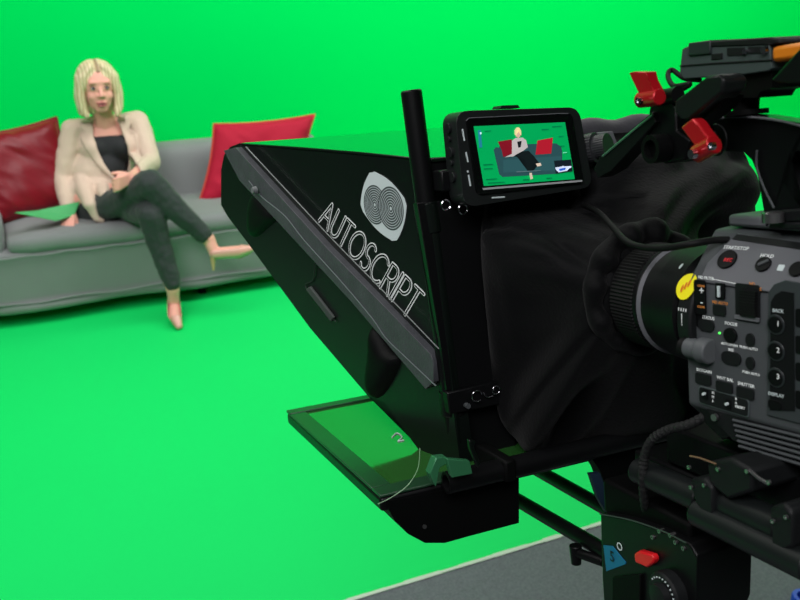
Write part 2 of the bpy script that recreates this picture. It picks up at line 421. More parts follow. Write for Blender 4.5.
# feet
toeL = yy(178, 322, 3.87); toeL.z = .02; footL = V((.0, 0, 0))
chain(bm, [(anL, .030), (hlL, .026), (toeL+V((-.004, .05, .022)), .026), (toeL, .018)])
heR = yy(215, 253, 3.97); toeR = yy(251, 249, 3.92); balR = heR.lerp(toeR, .68)+V((0, 0, -.004))
chain(bm, [(anR, .030), (heR, .026), (balR, .027), (toeR, .013)])
body = link('body', remesh(bm, .0045, 3), SKIN, STU, P, smooth=80)
# top
bm = NB(); ell(bm, chest+V((0, -.004, -.02)), (.142, .094, .115)); ell(bm, belly+V((0, .0, .01)), (.117, .088, .115))
for s in (-1, 1): ell(bm, chest+V((.06*s, -.062, -.012)), (.057, .052, .056))
hullcap(bm, chest+V((-.075, -.02, .06)), .032, shR+V((.05, 0, .03)), .02); hullcap(bm, chest+V((.075, -.02, .06)), .032, shL+V((-.05, 0, .03)), .02)
top = remesh(bm, .007, 4); link('black_top', top, BLOUSE, STU, P, smooth=80)
# jacket : shell over the torso, opened at the front
bm = NB(); ell(bm, chest+V((0, .008, -.01)), (.172, .105, .15)); ell(bm, belly+V((0, .01, .0)), (.155, .108, .14)); ell(bm, pelv+V((0, .03, .02)), (.178, .115, .105))
chain(bm, [(shR+V((-.005, 0, .004)), .047), (neck+V((-.035, .03, -.045)), .042), (neck+V((.035, .03, -.045)), .042), (shL+V((.008, 0, .012)), .050)])
for s in (-1, 1): ell(bm, chest+V((.068*s, -.055, -.012)), (.066, .060, .07))
hullcap(bm, belly+V((-.10, -.05, -.02)), .05, yy(90, 205, 4.30), .028); hullcap(bm, yy(90, 205, 4.30), .026, yy(97, 219, 4.29), .014); hullcap(bm, yy(97, 219, 4.29), .013, yy(103, 221, 4.29), .008)
hullcap(bm, belly+V((-.02, -.07, -.04)), .04, yy(104, 196, 4.30), .022); hullcap(bm, belly+V((.07, -.05, -.02)), .05, yy(122, 178, 4.36), .03)
cR = wrR.lerp(elR, .10); cL = wrL.lerp(elL, .12)
chain(bm, [(shR+V((-.004, 0, .0)), .053), (elR+V((-.008, 0, 0)), .046), (cR, .035)])
chain(bm, [(shL+V((.006, 0, .0)), .056), (elL+V((.006, 0, 0)), .046), (cL, .033)])
jb = remesh(bm, .0065, 5)
for v in jb.verts:
    v.co += v.normal*(.004*noise.noise(Vector((v.co.x*13, v.co.y*13, v.co.z*22)))+.0015*noise.noise(v.co*38))
# opening in the photo's place: between the two front edges
def edgeL(z):    # image-left edge x at height z
    pts = [(.97, .500), (.87, .495), (.80, .485), (.74, .490), (.66, .515), (.60, .550), (.57, .570)]
    return interp(pts, z)
def edgeR(z):
    pts = [(.97, .60), (.87, .605), (.80, .622), (.74, .632), (.66, .64), (.60, .62), (.57, .60)]
    return interp(pts, z)
def interp(pts, z):
    if z >= pts[0][0]: return pts[0][1]
    for (a, b), (c, d) in zip(pts, pts[1:]):
        if z >= c: return d+(b-d)*(z-c)/(a-c)
    return pts[-1][1]
jb.faces.ensure_lookup_table()
dead = [f for f in jb.faces if (lambda c: c.y < 4.60 and c.z > .60 and edgeL(c.z) < c.x < edgeR(c.z) and (c.y < 4.52 or c.z > .8))(f.calc_center_median())]
# also the neck hole at the top
dead += [f for f in jb.faces if f not in dead and (f.calc_center_median()-(neck+V((0, 0, .02)))).length < .062 and f.calc_center_median().y < 4.60]
dead += [f for f in jb.faces if f.is_valid and ((f.calc_center_median()-wrR).dot(wrR-elR) > -.0004*0 and (f.calc_center_median()-wrR).length < .06)]
dead = list(set(dead))
for v in jb.verts: v.co += V((0, 0, 0))
bvh = BVHTree.FromBMesh(jb)
bmesh.ops.delete(jb, geom=dead, context='FACES')
link('blazer', jb, JACK, STU, P, smooth=80, solid=.004)
# lapels
def lapel(sgn):
    bm = NB(); rows = []
    zs = [.585+.29*i/14 for i in range(15)]
    for z in zs:
        t = (z-.585)/.29
        w = .012+.050*min(1, t*1.5) if t < .72 else (.055 if t > .80 else .036)
        e = edgeL(z) if sgn < 0 else edgeR(z)
        row = []
        for k in range(6):
            x = e+sgn*w*k/5
            hit = bvh.ray_cast(V((x, 4.0, z)), V((0, 1, 0)))
            y = hit[0].y if hit[0] else 4.5
            row.append(V((x, y-.009-.004*sin(pi*k/5), z)))
        rows.append(row)
    g = [[bm.verts.new(p) for p in r] for r in rows]
    for a, b in zip(g, g[1:]):
        for i in range(5): bm.faces.new((a[i], a[i+1], b[i+1], b[i]))
    link('lapel', bm, JACK, STU, P, smooth=80, solid=.004)
lapel(-1); lapel(1)
# trousers
bm = NB(); ell(bm, pelv+V((0, .01, -.01)), (.15, .10, .085))
chain(bm, [(hipL, .082), (hipL.lerp(knL, .5), .076), (knL, .064), (knL+(anL-knL)*.35+V((0, .02, 0)), .058), (anL+V((0, 0, .035)), .041)])
chain(bm, [(hipR, .074), (hipR.lerp(knR, .5)+V((0, 0, -.022)), .066), (knR, .064), (knR+(anR-knR)*.35+V((0, 0, -.01)), .058), (anR.lerp(knR, .1), .042)])
tb = remesh(bm, .0065, 4)
for v in tb.verts: v.co += v.normal*(.004*noise.noise(v.co*20)+.003*noise.noise(v.co*45))
link('trousers', tb, TROU, STU, P, smooth=80)
# shoes
NUDE = mat('nude_leather', (216, 160, 146), .35, 0, .5); SOLE = mat('gold_green_heel', (165, 150, 105), .6, 0, .1)  # greenish tone of the sole is reflected green put into the colour
def shoe(an, heel, ball, toe, up):
    bm = NB(); chain(bm, [(heel, .029), (ball, .031), (toe, .016)])
    b = remesh(bm, .0045, 3); up = up.normalized(); ax = (toe-heel).normalized(); L = (toe-heel).length
    dead = [f for f in b.faces if (lambda c: 0.0 < (c-heel).dot(ax) < L*.72 and (c-heel.lerp(toe, max(0, min(1, (c-heel).dot(ax)/L)))).dot(up) > .010)(f.calc_center_median())]
    dead += [f for f in b.faces if f not in dead and (lambda c: (c-heel).dot(up) > .020 and (c-heel).dot(ax) < .02)(f.calc_center_median())]
    bmesh.ops.delete(b, geom=list(set(dead)), context='FACES')
    s = link('shoe', b, NUDE, STU, P, smooth=80, solid=.002)
    bm = NB(); hb = heel-up*.02-ax*.012; cyl(bm, hb, hb-up*.06-ax*.004, .014, .005, 12)
    tube(bm, [heel-up*.027, heel.lerp(ball, .5)-up*.025, ball-up*.031, toe-up*.016], .004, 8)
    link('heel', bm, SOLE, STU, s, smooth=60)
shoe(anL, V((hlL.x, hlL.y+.004, .085)), toeL+V((-.004, .05, .033)), V((toeL.x, toeL.y-.012, .018)), V((0, -.1, 1)))
upR = (anR-heR); upR = upR-(toeR-heR).normalized()*upR.dot((toeR-heR).normalized()); upR = upR.normalized()
shoe(anR, heR, balR, toeR, upR)
# hair : bob parted in the middle
bm = NB()
ell(bm, head+V((0, .022, .045)), (.092, .098, .088)); ell(bm, head+V((0, .05, -.03)), (.088, .065, .11))
for s in (-1, 1):
    chain(bm, [(head+V((.028*s, -.045, .100)), .022), (head+V((.066*s, -.040, .055)), .024), (head+V((.084*s, -.030, -.02)), .024), (head+V((.080*s, -.030, -.08)), .023), (head+V((.068*s, -.042, -.118)), .015)])
    chain(bm, [(head+V((.07*s, .01, .05)), .03), (head+V((.082*s, .012, -.04)), .03), (head+V((.076*s, .015, -.105)), .025)])
hb = remesh(bm, .005, 4)
for v in hb.verts:
    p = v.co-head; a = atan2(p.y, p.x); v.co += v.normal*(.0012*sin(a*46)+.004*noise.noise(V((a*5, p.z*6, 0))))
    if abs(p.x) < .02 and p.z > .06: v.co -= v.normal*.005*(1-abs(p.x)/.02)
link('hair', hb, HAIR, STU, P, smooth=80)
bm = NB(); 
tube(bm, [head+V((.002, .10*cos(t)*-1+.02, .045+.081*sin(t)+.0)) for t in [radians(a) for a in range(28, 100, 8)]], .0075, 8)
link('hair_parting', bm, mat('dark_roots', (160, 140, 112), .7), STU, P, smooth=80)
EYE = mat('eye_white', (205, 195, 190), .2); IRIS = mat('iris', (50, 52, 58), .2); BROW = mat('brow', (150, 110, 85), .8); LIP = mat('lips', (178, 92, 92), .4)
for s in (-1, 1):
    bm = NB(); ell(bm, head+V((.029*s, -.0735, .008)), (.013, .007, .0062)); e = link('eye', bm, EYE, STU, P)
    bm = NB(); ell(bm, head+V((.029*s, -.0785, .008)), (.0058, .0035, .0058)); link('iris', bm, IRIS, STU, e)
    bm = NB(); tube(bm, [head+V((s*x, -.083+.3*(x-.029)**2*30, z)) for x, z in ((.014, .026), (.026, .031), (.038, .029), (.046, .023))], .0032, 6); link('eyebrow', bm, BROW, STU, P)
    bm = NB(); tube(bm, [head+V((s*x, -.080, z)) for x, z in ((.016, .010), (.024, .0155), (.034, .0155), (.042, .009))], .0018, 6); link('eyelashes', bm, IRIS, STU, P)
bm = NB(); tube(bm, [head+V((x, -.0885+x*x*18, -.0575+.002*cos(x*150))) for x in (-.024, -.014, -.006, 0, .006, .014, .024)], .0055, 8, rf=lambda t: .4+.6*sin(pi*t))
tube(bm, [head+V((x, -.087+x*x*18, -.0685-.0015*cos(x*80))) for x in (-.021, -.012, 0, .012, .021)], .0055, 8, rf=lambda t: .4+.7*sin(pi*t))
link('lips', bm, LIP, STU, P)
bm = NB(); ell(bm, head+V((0, -.0865, -.063)), (.015, .006, .0035)); link('mouth_opening', bm, mat('mouth_dark', (80, 30, 32), .6), STU, P)

# script sheets held low beside her
SHT = mat('green_paper', (70, 165, 100), .7)
sp = [STU.on((0, 1, 0, d), x, y) for x, y, d in ((15, 213, 4.26), (38, 211, 4.32), (80, 202, 4.40), (74, 216, 4.34), (56, 221, 4.27), (36, 217, 4.25))]
bm = NB(); prism(bm, sp, (0, 0, .003))
tag(link('script_sheet', bm, SHT, STU, smooth=False), 'green-tinted sheet of paper held low beside the dark red cushion', 'paper')

# ================================================================== TELEPROMPTER HOOD
K = .2326; HN = Vector((-1, -K, 0)).normalized()          # outward normal of the left side panel
def hp(x, y, off=0):
    return RIG.on((1, K, 0, -off*sqrt(1+K*K)), x, y)
T = thing('teleprompter_hood', 'big black teleprompter hood with white printed lettering and pale emblem on its side panel', 'teleprompter', RIG, (.15, .1, -.2))
bm = NB(); prism(bm, [hp(*q) for q in ((240, 143), (300, 147), (360, 152), (428, 159), (462, 478), (440, 470), (436, 388), (236, 158))], -HN*.004)
link('side_panel', bm, BLKG, RIG, T, bevel=.0015)
A1 = hp(240, 143); A2 = hp(428, 159); MR = lambda p: Vector((.31-p.x, p.y, p.z))
A3 = hp(441, 472)
bm = NB(); prism(bm, [MR(p) for p in (A1, A2, A3)], (.004, 0, 0)); link('side_panel', bm, BLKG, RIG, T)
bm = NB(); prism(bm, [A1, A2, MR(A2), MR(A1)], (0, 0, -.004)); link('top_panel', bm, BLKT, RIG, T, bevel=.001)
# glass on its slope
g0 = hp(441, 462)+Vector((.004, 0, 0)); g1 = hp(236, 165)+Vector((.006, 0, 0))
bm = NB(); prism(bm, [g0, g1, MR(g1), MR(g0)], (0, .002, -.002)); link('beam_splitter_glass', bm, mat('mirror_glass', (200, 215, 210), .02, 0, 1, trans=.9), RIG, T)
# worn edge strip
bm = NB(); prism(bm, [hp(*q, -.002) for q in ((231, 150), (243, 147), (336, 248), (388, 300), (439, 352), (442, 360), (442, 380), (434, 387), (360, 301), (304, 241), (247, 180))], HN*.012)
link('glass_frame_strip', bm, BLKB, RIG, T, bevel=.003, bseg=3)
bm = NB()
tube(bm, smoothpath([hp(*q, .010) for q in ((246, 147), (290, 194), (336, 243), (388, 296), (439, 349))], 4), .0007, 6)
link('strip_edge_highlight', bm, mat('worn_bare_edge', (150, 155, 155), .35, .5), RIG, T)  # highlight along the strip, drawn as a thin pale tube
bm = NB(); tube(bm, smoothpath([hp(*q, .010) for q in ((249, 181), (262, 197), (285, 216), (304, 240), (340, 280), (372, 318), (385, 337), (400, 352), (436, 386))], 4), .0009, 6)
link('seam_binding', bm, mat('seam_grey', (95, 105, 105), .5), RIG, T)
# lower skirt : continuous soft wall between strip and glass mount
sk = [(240, 143), (230, 147), (224, 155), (221, 170), (221, 205), (228, 217), (244, 238), (310, 328), (368, 396), (384, 402), (410, 438), (436, 473), (462, 478), (452, 400), (443, 382), (434, 384), (360, 301), (304, 241), (247, 180)]
bm = NB(); prism(bm, [hp(*q, .001) for q in sk], -HN*.02); link('front_skirt', bm, BLKG, RIG, T, bevel=.004, bseg=3)
# bulging flap folds
def fold(name, pts, h, m=BLKG):
    P0 = [hp(*q, .001) for q in pts]; c = sum(P0, Vector())/len(P0); bm = NB(); rings = [[bm.verts.new(p) for p in P0]]
    for k, s in ((.35, .93), (.75, .78), (1, .5)):
        rings.append([bm.verts.new(c+(p-c)*s+HN*h*k) for p in P0])
    n = len(P0)
    for a, b in zip(rings, rings[1:]):
        for i in range(n): bm.faces.new((a[i], a[(i+1) % n], b[(i+1) % n], b[i]))
    bm.faces.new(rings[-1]); link(name, bm, m, RIG, T, subsurf=2, smooth=80)
FLP = mat('soft_vinyl', (8, 10, 10), .6, 0, .12)
fold('corner_fold', ((251, 190), (262, 196), (270, 208), (283, 218), (270, 225), (257, 240), (247, 234), (247, 215)), .008, FLP)
fold('lower_fold', ((371, 318), (384, 334), (388, 350), (404, 356), (398, 372), (382, 402), (368, 396), (367, 380), (373, 350)), .014, FLP)
bm = NB(); p = hp(256, 190, .014); cyl(bm, p, p+HN*.006, .0055, .004, 16); link('snap_button', bm, mat('button_grey', (110, 115, 115), .4), RIG, T)
bm = NB(); prism(bm, [hp(*q, .001) for q in ((308, 289), (312, 286), (336, 317), (333, 321))], HN*.004); link('velcro_strip', bm, mat('velcro', (60, 66, 64), .7), RIG, T, bevel=.001)
bm = NB(); tube(bm, smoothpath([hp(*q, .003) for q in ((315, 262), (313, 280), (306, 288), (336, 322))], 5), .0008, 6); link('strip_stitching', bm, mat('stitch', (35, 45, 40), .5), RIG, T)
# emblem : rounded four-cornered shield with two sets of rings
cs = [hp(*q, .0006) for q in ((371.5, 170), (407, 201), (395.5, 243), (360.5, 208))]; cc = sum(cs, Vector())/4
out = []
for i in range(4):
    a, b = cs[i], cs[(i+1) % 4]
    for k in range(10):
        t = k/10; p = a.lerp(b, t); w = (p-cc).normalized()
        out.append(p+w*.0055*sin(pi*t)-(w*.003 if k == 0 else V((0, 0, 0))))
bm = NB(); prism(bm, out, HN*.0004); EMB = link('emblem', bm, WHTG, RIG, T)
c1 = hp(374.7, 204.8, .0012); c2 = hp(390.7, 208.5, .0012); ax = Vector((-K, 1, 0)).normalized(); az = Vector((0, 0, 1))
r1 = (hp(374.7, 186, .0012)-c1).length; r2 = (hp(390.7, 187.5, .0012)-c2).length
bm = NB(); gap = (c2-c1)
for cen, R0, oth, ro in ((c2, r2, None, 0), (c1, r1, c2, r2)):
    nr = 8
    for k in range(nr):
        rr = R0*(k+1.1)/(nr+.1); N = 72; w = R0*.042
        for i in range(N):
            t0 = 2*pi*i/N; t1 = 2*pi*(i+1)/N
            m_ = cen+(ax*cos(t0)+az*sin(t0))*rr
            if oth is not None and (m_-oth).length < ro: continue
            q = [cen+(ax*cos(t)+az*sin(t))*(rr+s) for t, s in ((t0, -w), (t1, -w), (t1, w), (t0, w))]
            bm.faces.new([bm.verts.new(p) for p in q])
link('emblem_rings', bm, mat('ring_print', (66, 76, 76), .5), RIG, EMB, smooth=False)
# lettering with doubled strokes
def arc(cx, cy, rx, ry, a0, a1, n=14): return [(cx+rx*cos(radians(a0+(a1-a0)*i/n)), cy+ry*sin(radians(a0+(a1-a0)*i/n))) for i in range(n+1)]
LET = {'A': (.78, [[(0, 0), (.39, 1), (.78, 0)], [(.16, .36), (.62, .36)]]),
       'U': (.62, [[(0, 1), (0, .32)]+arc(.31, .31, .31, .31, 180, 360)+[(.62, 1)]]),
       'T': (.62, [[(0, 1), (.62, 1)], [(.31, 1), (.31, 0)]]),
       'O': (.96, [arc(.48, .5, .48, .5, 0, 360, 28)]),
       'S': (.56, [arc(.28, .74, .27, .26, 35, 270)+arc(.28, .24, .28, .25, 90, -150)]),
       'C': (.84, [arc(.48, .5, .48, .5, 45, 315, 22)]),
       'R': (.58, [[(0, 0), (0, 1), (.26, 1)]+arc(.28, .74, .28, .26, 90, -90)+[(0, .48)], [(.26, .48), (.58, 0)]]),
       'I': (.04, [[(.02, 0), (.02, 1)]]),
       'P': (.54, [[(0, 0), (0, 1), (.26, 1)]+arc(.28, .74, .28, .26, 90, -90)+[(0, .48)]])}
word = 'AUTOSCRIPT'; sp_ = .17; W = sum(LET[c][0] for c in word)+sp_*(len(word)-1)
TL, BL, BR, TR = [hp(*q, .0004) for q in ((328, 200), (319, 221), (409, 319), (424, 294))]
def lp(x, y, off):
    t = x/W; return BL.lerp(BR, t).lerp(TL.lerp(TR, t), y)+HN*off
def ribbon(bm, pts, w, off):
    Q = [lp(x, y, off) for x, y in pts]
    for a, b in zip(Q, Q[1:]):
        d = (b-a).normalized(); s = d.cross(HN).normalized()*w
        bm.faces.new([bm.verts.new(p) for p in (a-s, b-s, b+s, a+s)])
    for p in Q:
        c = [bm.verts.new(p+(ax*cos(2*pi*k/10)+az*sin(2*pi*k/10))*w) for k in range(10)]; bm.faces.new(c)
x = 0; INK = mat('panel_black_ink', (8, 18, 13), .25)
for c in word:
    w_, st = LET[c]; bw = NB(); bk = NB()
    for s_ in st:
        s_ = [(x+a, b) for a, b in s_]; ribbon(bw, s_, .0024, 0); ribbon(bk, s_, .0011, .0005)
    L = link('letter', bw, WHT, RIG, T, smooth=False); link('letter_inline', bk, INK, RIG, L, smooth=False)
    x += w_+sp_
# post, rear plate, sleeve and clamp
bm = NB(); P0 = RIG.f(0, 411, 90); P1 = RIG.f(0, 462, 482)
d_ = (P1-P0).normalized(); cyl(bm, P0, P1, .0112, n=28); link('post', bm, BLK, RIG, T, bevel=.002)
bm = NB(); prism(bm, [RIG.f(0, *q) for q in ((424, 158), (560, 150), (560, 210), (505, 300), (508, 388), (520, 470), (458, 478), (436, 300))], (0, .004, 0)); link('rear_plate', bm, BLK, RIG, T, bevel=.001)
bm = NB(); prism(bm, [RIG.f(-.012, *q) for q in ((417, 203), (488, 197), (500, 380), (447, 391), (440, 340))], (0, .010, 0)); link('rear_bracket_plate', bm, BLK, RIG, T, bevel=.002)
bm = NB(); cyl(bm, RIG.f(0, 426, 202), RIG.f(0, 431, 232), .0140, n=28); cyl(bm, RIG.f(0, 431, 232), RIG.f(0, 452, 392), .0128, n=28); link('post_sleeve', bm, BLKG, RIG, T, bevel=.001)
bm = NB(); prism(bm, [RIG.f(-.018, *q) for q in ((447, 393), (501, 380), (503, 404), (450, 415))], (0, .014, 0)); cyl(bm, RIG.f(0, 452, 390), RIG.f(0, 454, 414), .0150, n=28); link('clamp_collar', bm, BLK, RIG, T, bevel=.0015)
bm = NB()
def ringc(bm, c, r, tr, ex, ey, a0=0, a1=360):
    tube(bm, [c+ex*cos(radians(a))*r+ey*sin(radians(a))*r for a in range(a0, a1+1, 15)], tr, 6)
EX = Vector((1, 0, 0)); EZ = Vector((0, 0, 1)); EY = Vector((0, 1, 0))
ringc(bm, RIG.f(-.022, 477, 396), .0062, .0008, EX, EZ, 0, 300); ringc(bm, RIG.f(-.022, 496, 390), .0045, .0008, EX, EZ, 0, 330)
tube(bm, smoothpath([RIG.f(-.022, *q) for q in ((483, 392), (487, 397), (493, 396))], 4), .0008, 6); link('retaining_clip', bm, CHR, RIG, T)
bm = NB(); p = RIG.f(-.019, 466, 405); cyl(bm, p, p+V((0, -.006, 0)), .003, n=12); link('screw', bm, GREY, RIG, T)
# cross tube and its latch
bm = NB(); p0 = RIG.f(-.075, 446, 483); p1 = Vector((.33, -.075, p0.z+.001)); cyl(bm, p0, p1, .0118, n=32, bore=.72); link('cross_tube', bm, BLK, RIG, T, smooth=35)
for rr in (.03, .30):
    bm = NB(); box(bm, (rr-.007, -.089, p0.z-.010), (rr+.007, -.02, p0.z+.014)); link('tube_clamp', bm, BLKD, RIG, T, bevel=.003)
bm = NB(); q = [RIG.f(-.092, *a) for a in ((430, 474), (436, 458), (447, 457), (449, 463), (440, 468), (436, 487))]; prism(bm, q, (0, .012, 0))
q = [RIG.f(-.098, *a) for a in ((447, 459), (470, 461), (473, 474), (452, 478))]; prism(bm, q, (0, .008, 0)); link('latch_bracket', bm, mat('green_cast_metal', (60, 130, 88), .25, .3), RIG, T, bevel=.001)  # bracket's green is the studio's reflection painted into its colour
bm = NB(); q = [RIG.f(-.102, *a) for a in ((469, 440), (476, 441), (474, 447), (481, 464), (478, 468), (470, 448))]; prism(bm, q, (0, .006, 0)); link('latch_lever', bm, BLKG, RIG, T, bevel=.001)
# wiper-like arm in front of the monitor: thin wire
bm = NB(); tube(bm, smoothpath([RIG.f(-.062, *q) for q in ((420, 448), (418, 468), (408, 485), (392, 497), (378, 504))], 5), .0004, 5)
link('safety_wire', bm, mat('wire_pale', (150, 190, 150), .4), RIG, T)

# ================================================================== PROMPTER MONITOR
MO = thing('prompter_monitor', 'flat black monitor lying face up below the hood, reflecting green, with a curved rear housing', 'monitor', RIG, (.15, .1, -.25))
ML = -.105; mu = -.185; MRt = .41
bm = NB(); box(bm, (ML, -.055, mu-.016), (MRt, .305, mu)); link('case', bm, BLK, RIG, MO, bevel=.004, bseg=3)
bm = NB()
for lo, hi in (((ML, .285, mu), (MRt, .305, mu+.004)), ((ML, -.055, mu), (MRt, -.03, mu+.003)), ((ML, -.03, mu), (ML+.022, .285, mu+.003)), ((MRt-.022, -.03, mu), (MRt, .285, mu+.003))): box(bm, lo, hi)
link('bezel', bm, mat('bezel_black', (30, 66, 42), .35, 0, .5), RIG, MO, bevel=.001)  # black bezel, reflected green painted into its base colour
bm = NB(); box(bm, (ML+.022, -.03, mu+.0002), (MRt-.022, .285, mu+.0012)); link('screen', bm, mat('screen_gloss', (46, 100, 42), .08, 0, 1.0, coat=.5), RIG, MO)  # olive green reflection painted into the screen's base colour
bm = NB(); q = [RIG.f(-.058, *a) for a in ((389, 501), (400, 499), (470, 485), (519, 472), (519, 523), (470, 536), (445, 543), (425, 543), (408, 534), (395, 521), (389, 510))]; prism(bm, q, (0, .05, 0)); link('rear_housing', bm, BLKD, RIG, MO, bevel=.002)
bm = NB(); p = RIG.f(-.060, 425, 527); cyl(bm, p, p+V((0, .004, 0)), .0022, n=10); link('screw', bm, SILV, RIG, MO)
bm = NB(); tube(bm, smoothpath([RIG.u(mu+.002, *q) for q in ((392, 437), (397, 433), (402, 437), (398, 441), (404, 440))], 4), .0008, 5); link('screen_mark', bm, WHTG, RIG, MO)  # reflection of a logo, drawn as a small curved mark

# ================================================================== BLACK CLOTH SHROUD
bm = NB(); NT, NA = 40, 200
rim = []; 
for i in range(NA):
    a = 2*pi*i/NA; ca, sa = cos(a), sin(a); e = .42
    rim.append(Vector((.235+(.200 if ca > 0 else .180)*math.copysign(abs(ca)**e, ca), -.012, -.016+.178*math.copysign(abs(sa)**e, sa))))
LC = Vector((.15, -.150, .010)); g = []
for j in range(NT+1):
    t = j/NT; row = []
    for i in range(NA):
        a = 2*pi*i/NA; A = rim[i]; B = LC+Vector((cos(a), 0, sin(a)))*.056
        s = t; bul = sin(pi*t)
        k = t**1.15; p = A.lerp(B, k)
        p.y = -.012-.153*(t**(1.5 if sa > -.2 else 1.1))
        rad = Vector((p.x-LC.x, 0, p.z-LC.z)); 
        if rad.length > 0: rad.normalize()
        p += rad*bul*(.022 if ca > 0 else .0)
        p.z -= bul*.018*(1 if sa else 1)
        n1 = noise.noise(Vector((cos(a)*2.2, sin(a)*2.2, t*2.2)))
        fo = sin(a*13+4*n1+t*2.5)*.5+sin(a*7-3*n1)*.5
        p += (rad*.008+Vector((0, -.007, 0)))*fo*bul**.8
        p += (rad+Vector((0, -.6, 0)))*.026*n1*bul
        ax_ = max(0, p.x-.165)+max(0, .085-p.z); p.y = max(p.y, -.018-.9*ax_-.16*max(0, t-.3)*min(1, ax_/.02))
        p.x = min(p.x, .434)
        row.append(bm.verts.new(p))
    g.append(row)
for a, b in zip(g, g[1:]):
    for i in range(NA): bm.faces.new((a[i], a[(i+1) % NA], b[(i+1) % NA], b[i]))
# gathered collar on the lens
for j in range(1, 13):
    t = j/12*pi*1.25; row = []
    for i in range(NA):
        a = 2*pi*i/NA; w = .009*(1+.10*sin(a*11)+.25*noise.noise(Vector((cos(a)*3, sin(a)*3, 5))))
        w *= 1+.35*max(0, sin(a))
        row.append(bm.verts.new(LC+Vector((cos(a), 0, sin(a)))*(.056+w*sin(t))+Vector((0, -w*(1-cos(t)), 0))))
    for i in range(NA): bm.faces.new((g[-1][i], g[-1][(i+1) % NA], row[(i+1) % NA], row[i]))
    g.append(row)
row = [bm.verts.new(LC+V((0, -.024, 0))+Vector((cos(2*pi*i/NA), 0, sin(2*pi*i/NA)))*.043) for i in range(NA)]
for i in range(NA): bm.faces.new((g[-1][i], g[-1][(i+1) % NA], row[(i+1) % NA], row[i]))
SH = link('cloth_shroud', bm, CLOTH, RIG, smooth=80, solid=.002)
tag(SH, 'creased black cloth shroud closing the gap between prompter hood and camera lens', 'cloth')
# fabric roll on the hood's rear top edge
bm = NB(); pts = [Vector((.07+.30*i/24, .004+.002*sin(i*.5), .163+.001*sin(i*.8))) for i in range(25)]
tube(bm, pts, .017, 16, rf=lambda t: 1+.1*sin(t*30)); o = link('fabric_roll', bm, mat('dark_grey_fabric', (46, 46, 52), .85, sheen=.3, bump=.2), RIG, smooth=80)
tag(o, 'rolled dark grey fabric along the top rear edge of the hood, behind the small monitor', 'cloth')

# ================================================================== FIELD MONITOR
FM = thing('field_monitor', 'small black field monitor showing the person on the sofa, clamped beside the post', 'monitor', RIG, (.08, -.05, .105))
fv = -.062
def fp(x, y, off=0): return RIG.f(fv-off, x, y)
def rpoly(c, k=5, rad=.18):
    """round the corners of a quad of points"""
    out = []
    for i in range(4):
        a, b, d = c[i-1], c[i], c[(i+1) % 4]
        L = min((a-b).length, (d-b).length)*rad; p = b+(a-b).normalized()*L; q = b+(d-b).normalized()*L
        for j in range(k+1):
            t = j/k; out.append(p*(1-t)**2+b*2*t*(1-t)+q*t*t)
    return out
Q = [fp(*q) for q in ((455, 111), (579, 107), (593, 187), (464, 208))]
bm = NB(); prism(bm, rpoly(Q, 6, .16), (0, .032, 0)); link('body', bm, mat('monitor_rubber', (20, 24, 24), .45, 0, .5), RIG, FM, bevel=.003, bseg=3)
Qi = [fp(*q, .0025) for q in ((466, 117), (572, 113), (584, 183), (477, 195))]
bm = NB(); prism(bm, rpoly(Qi, 5, .08), (0, .004, 0)); link('bezel', bm, mat('bezel_gloss', (10, 12, 12), .15), RIG, FM, bevel=.001)
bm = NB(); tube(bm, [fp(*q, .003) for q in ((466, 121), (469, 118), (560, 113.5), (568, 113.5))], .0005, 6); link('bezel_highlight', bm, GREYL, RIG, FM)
def cp(cx, cy, off): return RIG.f(fv-off, 470+cx/6.154, 110+cy/6.154)
def scr(name, pts, colr, off, par, em=.75):
    bm = NB(); bm.faces.new([bm.verts.new(cp(x, y, off)) for x, y in pts])
    bmesh.ops.triangulate(bm, faces=bm.faces[:])
    m = mat('screen_'+name+str(colr), colr, .3, emit=em); return link(name, bm, m, RIG, par, smooth=False)
SCN = scr('screen', ((22, 100), (585, 75), (645, 425), (85, 468)), (0, 168, 86), .0030, FM, .55)
scr('screen_sofa', ((145, 245), (160, 228), (178, 232), (185, 215), (530, 205), (560, 225), (568, 255), (566, 385), (545, 392), (200, 412), (180, 395), (160, 310)), (38, 72, 76), .0033, SCN)
scr('screen_sofa', ((205, 308), (560, 283), (566, 330), (562, 370), (205, 385)), (42, 80, 84), .0034, SCN)
scr('screen_cushion', ((172, 195), (258, 180), (262, 268), (205, 290), (196, 250)), (120, 18, 32), .0035, SCN)
scr('screen_cushion', ((415, 188), (510, 170), (500, 268), (403, 275)), (165, 25, 42), .0035, SCN)
scr('screen_legs', ((270, 262), (360, 250), (395, 285), (432, 335), (410, 348), (385, 332), (392, 372), (355, 375), (340, 310), (275, 285)), (16, 24, 26), .0037, SCN)
scr('screen_jacket', ((258, 190), (280, 172), (325, 170), (345, 185), (356, 228), (330, 250), (290, 270), (268, 285), (215, 290), (258, 270)), (178, 172, 170), .0038, SCN)
scr('screen_top', ((290, 195), (318, 190), (312, 228), (298, 232)), (22, 26, 30), .0040, SCN)
scr('screen_head', ((278, 125), (290, 110), (304, 112), (312, 130), (310, 160), (298, 172), (282, 162)), (198, 165, 145), .0040, SCN)
scr('screen_hair', ((275, 150), (274, 125), (288, 106), (304, 108), (315, 128), (316, 158), (309, 150), (305, 122), (288, 122), (284, 158)), (215, 200, 150), .0042, SCN)
scr('screen_shoe', ((405, 330), (435, 325), (440, 342), (415, 348)), (210, 190, 170), .0040, SCN)
scr('screen_shoe', ((365, 388), (380, 386), (388, 422), (372, 428)), (200, 180, 160), .0040, SCN)
scr('screen_caption_box', ((517, 312), (622, 305), (632, 378), (528, 392)), (18, 26, 34), .0042, SCN)
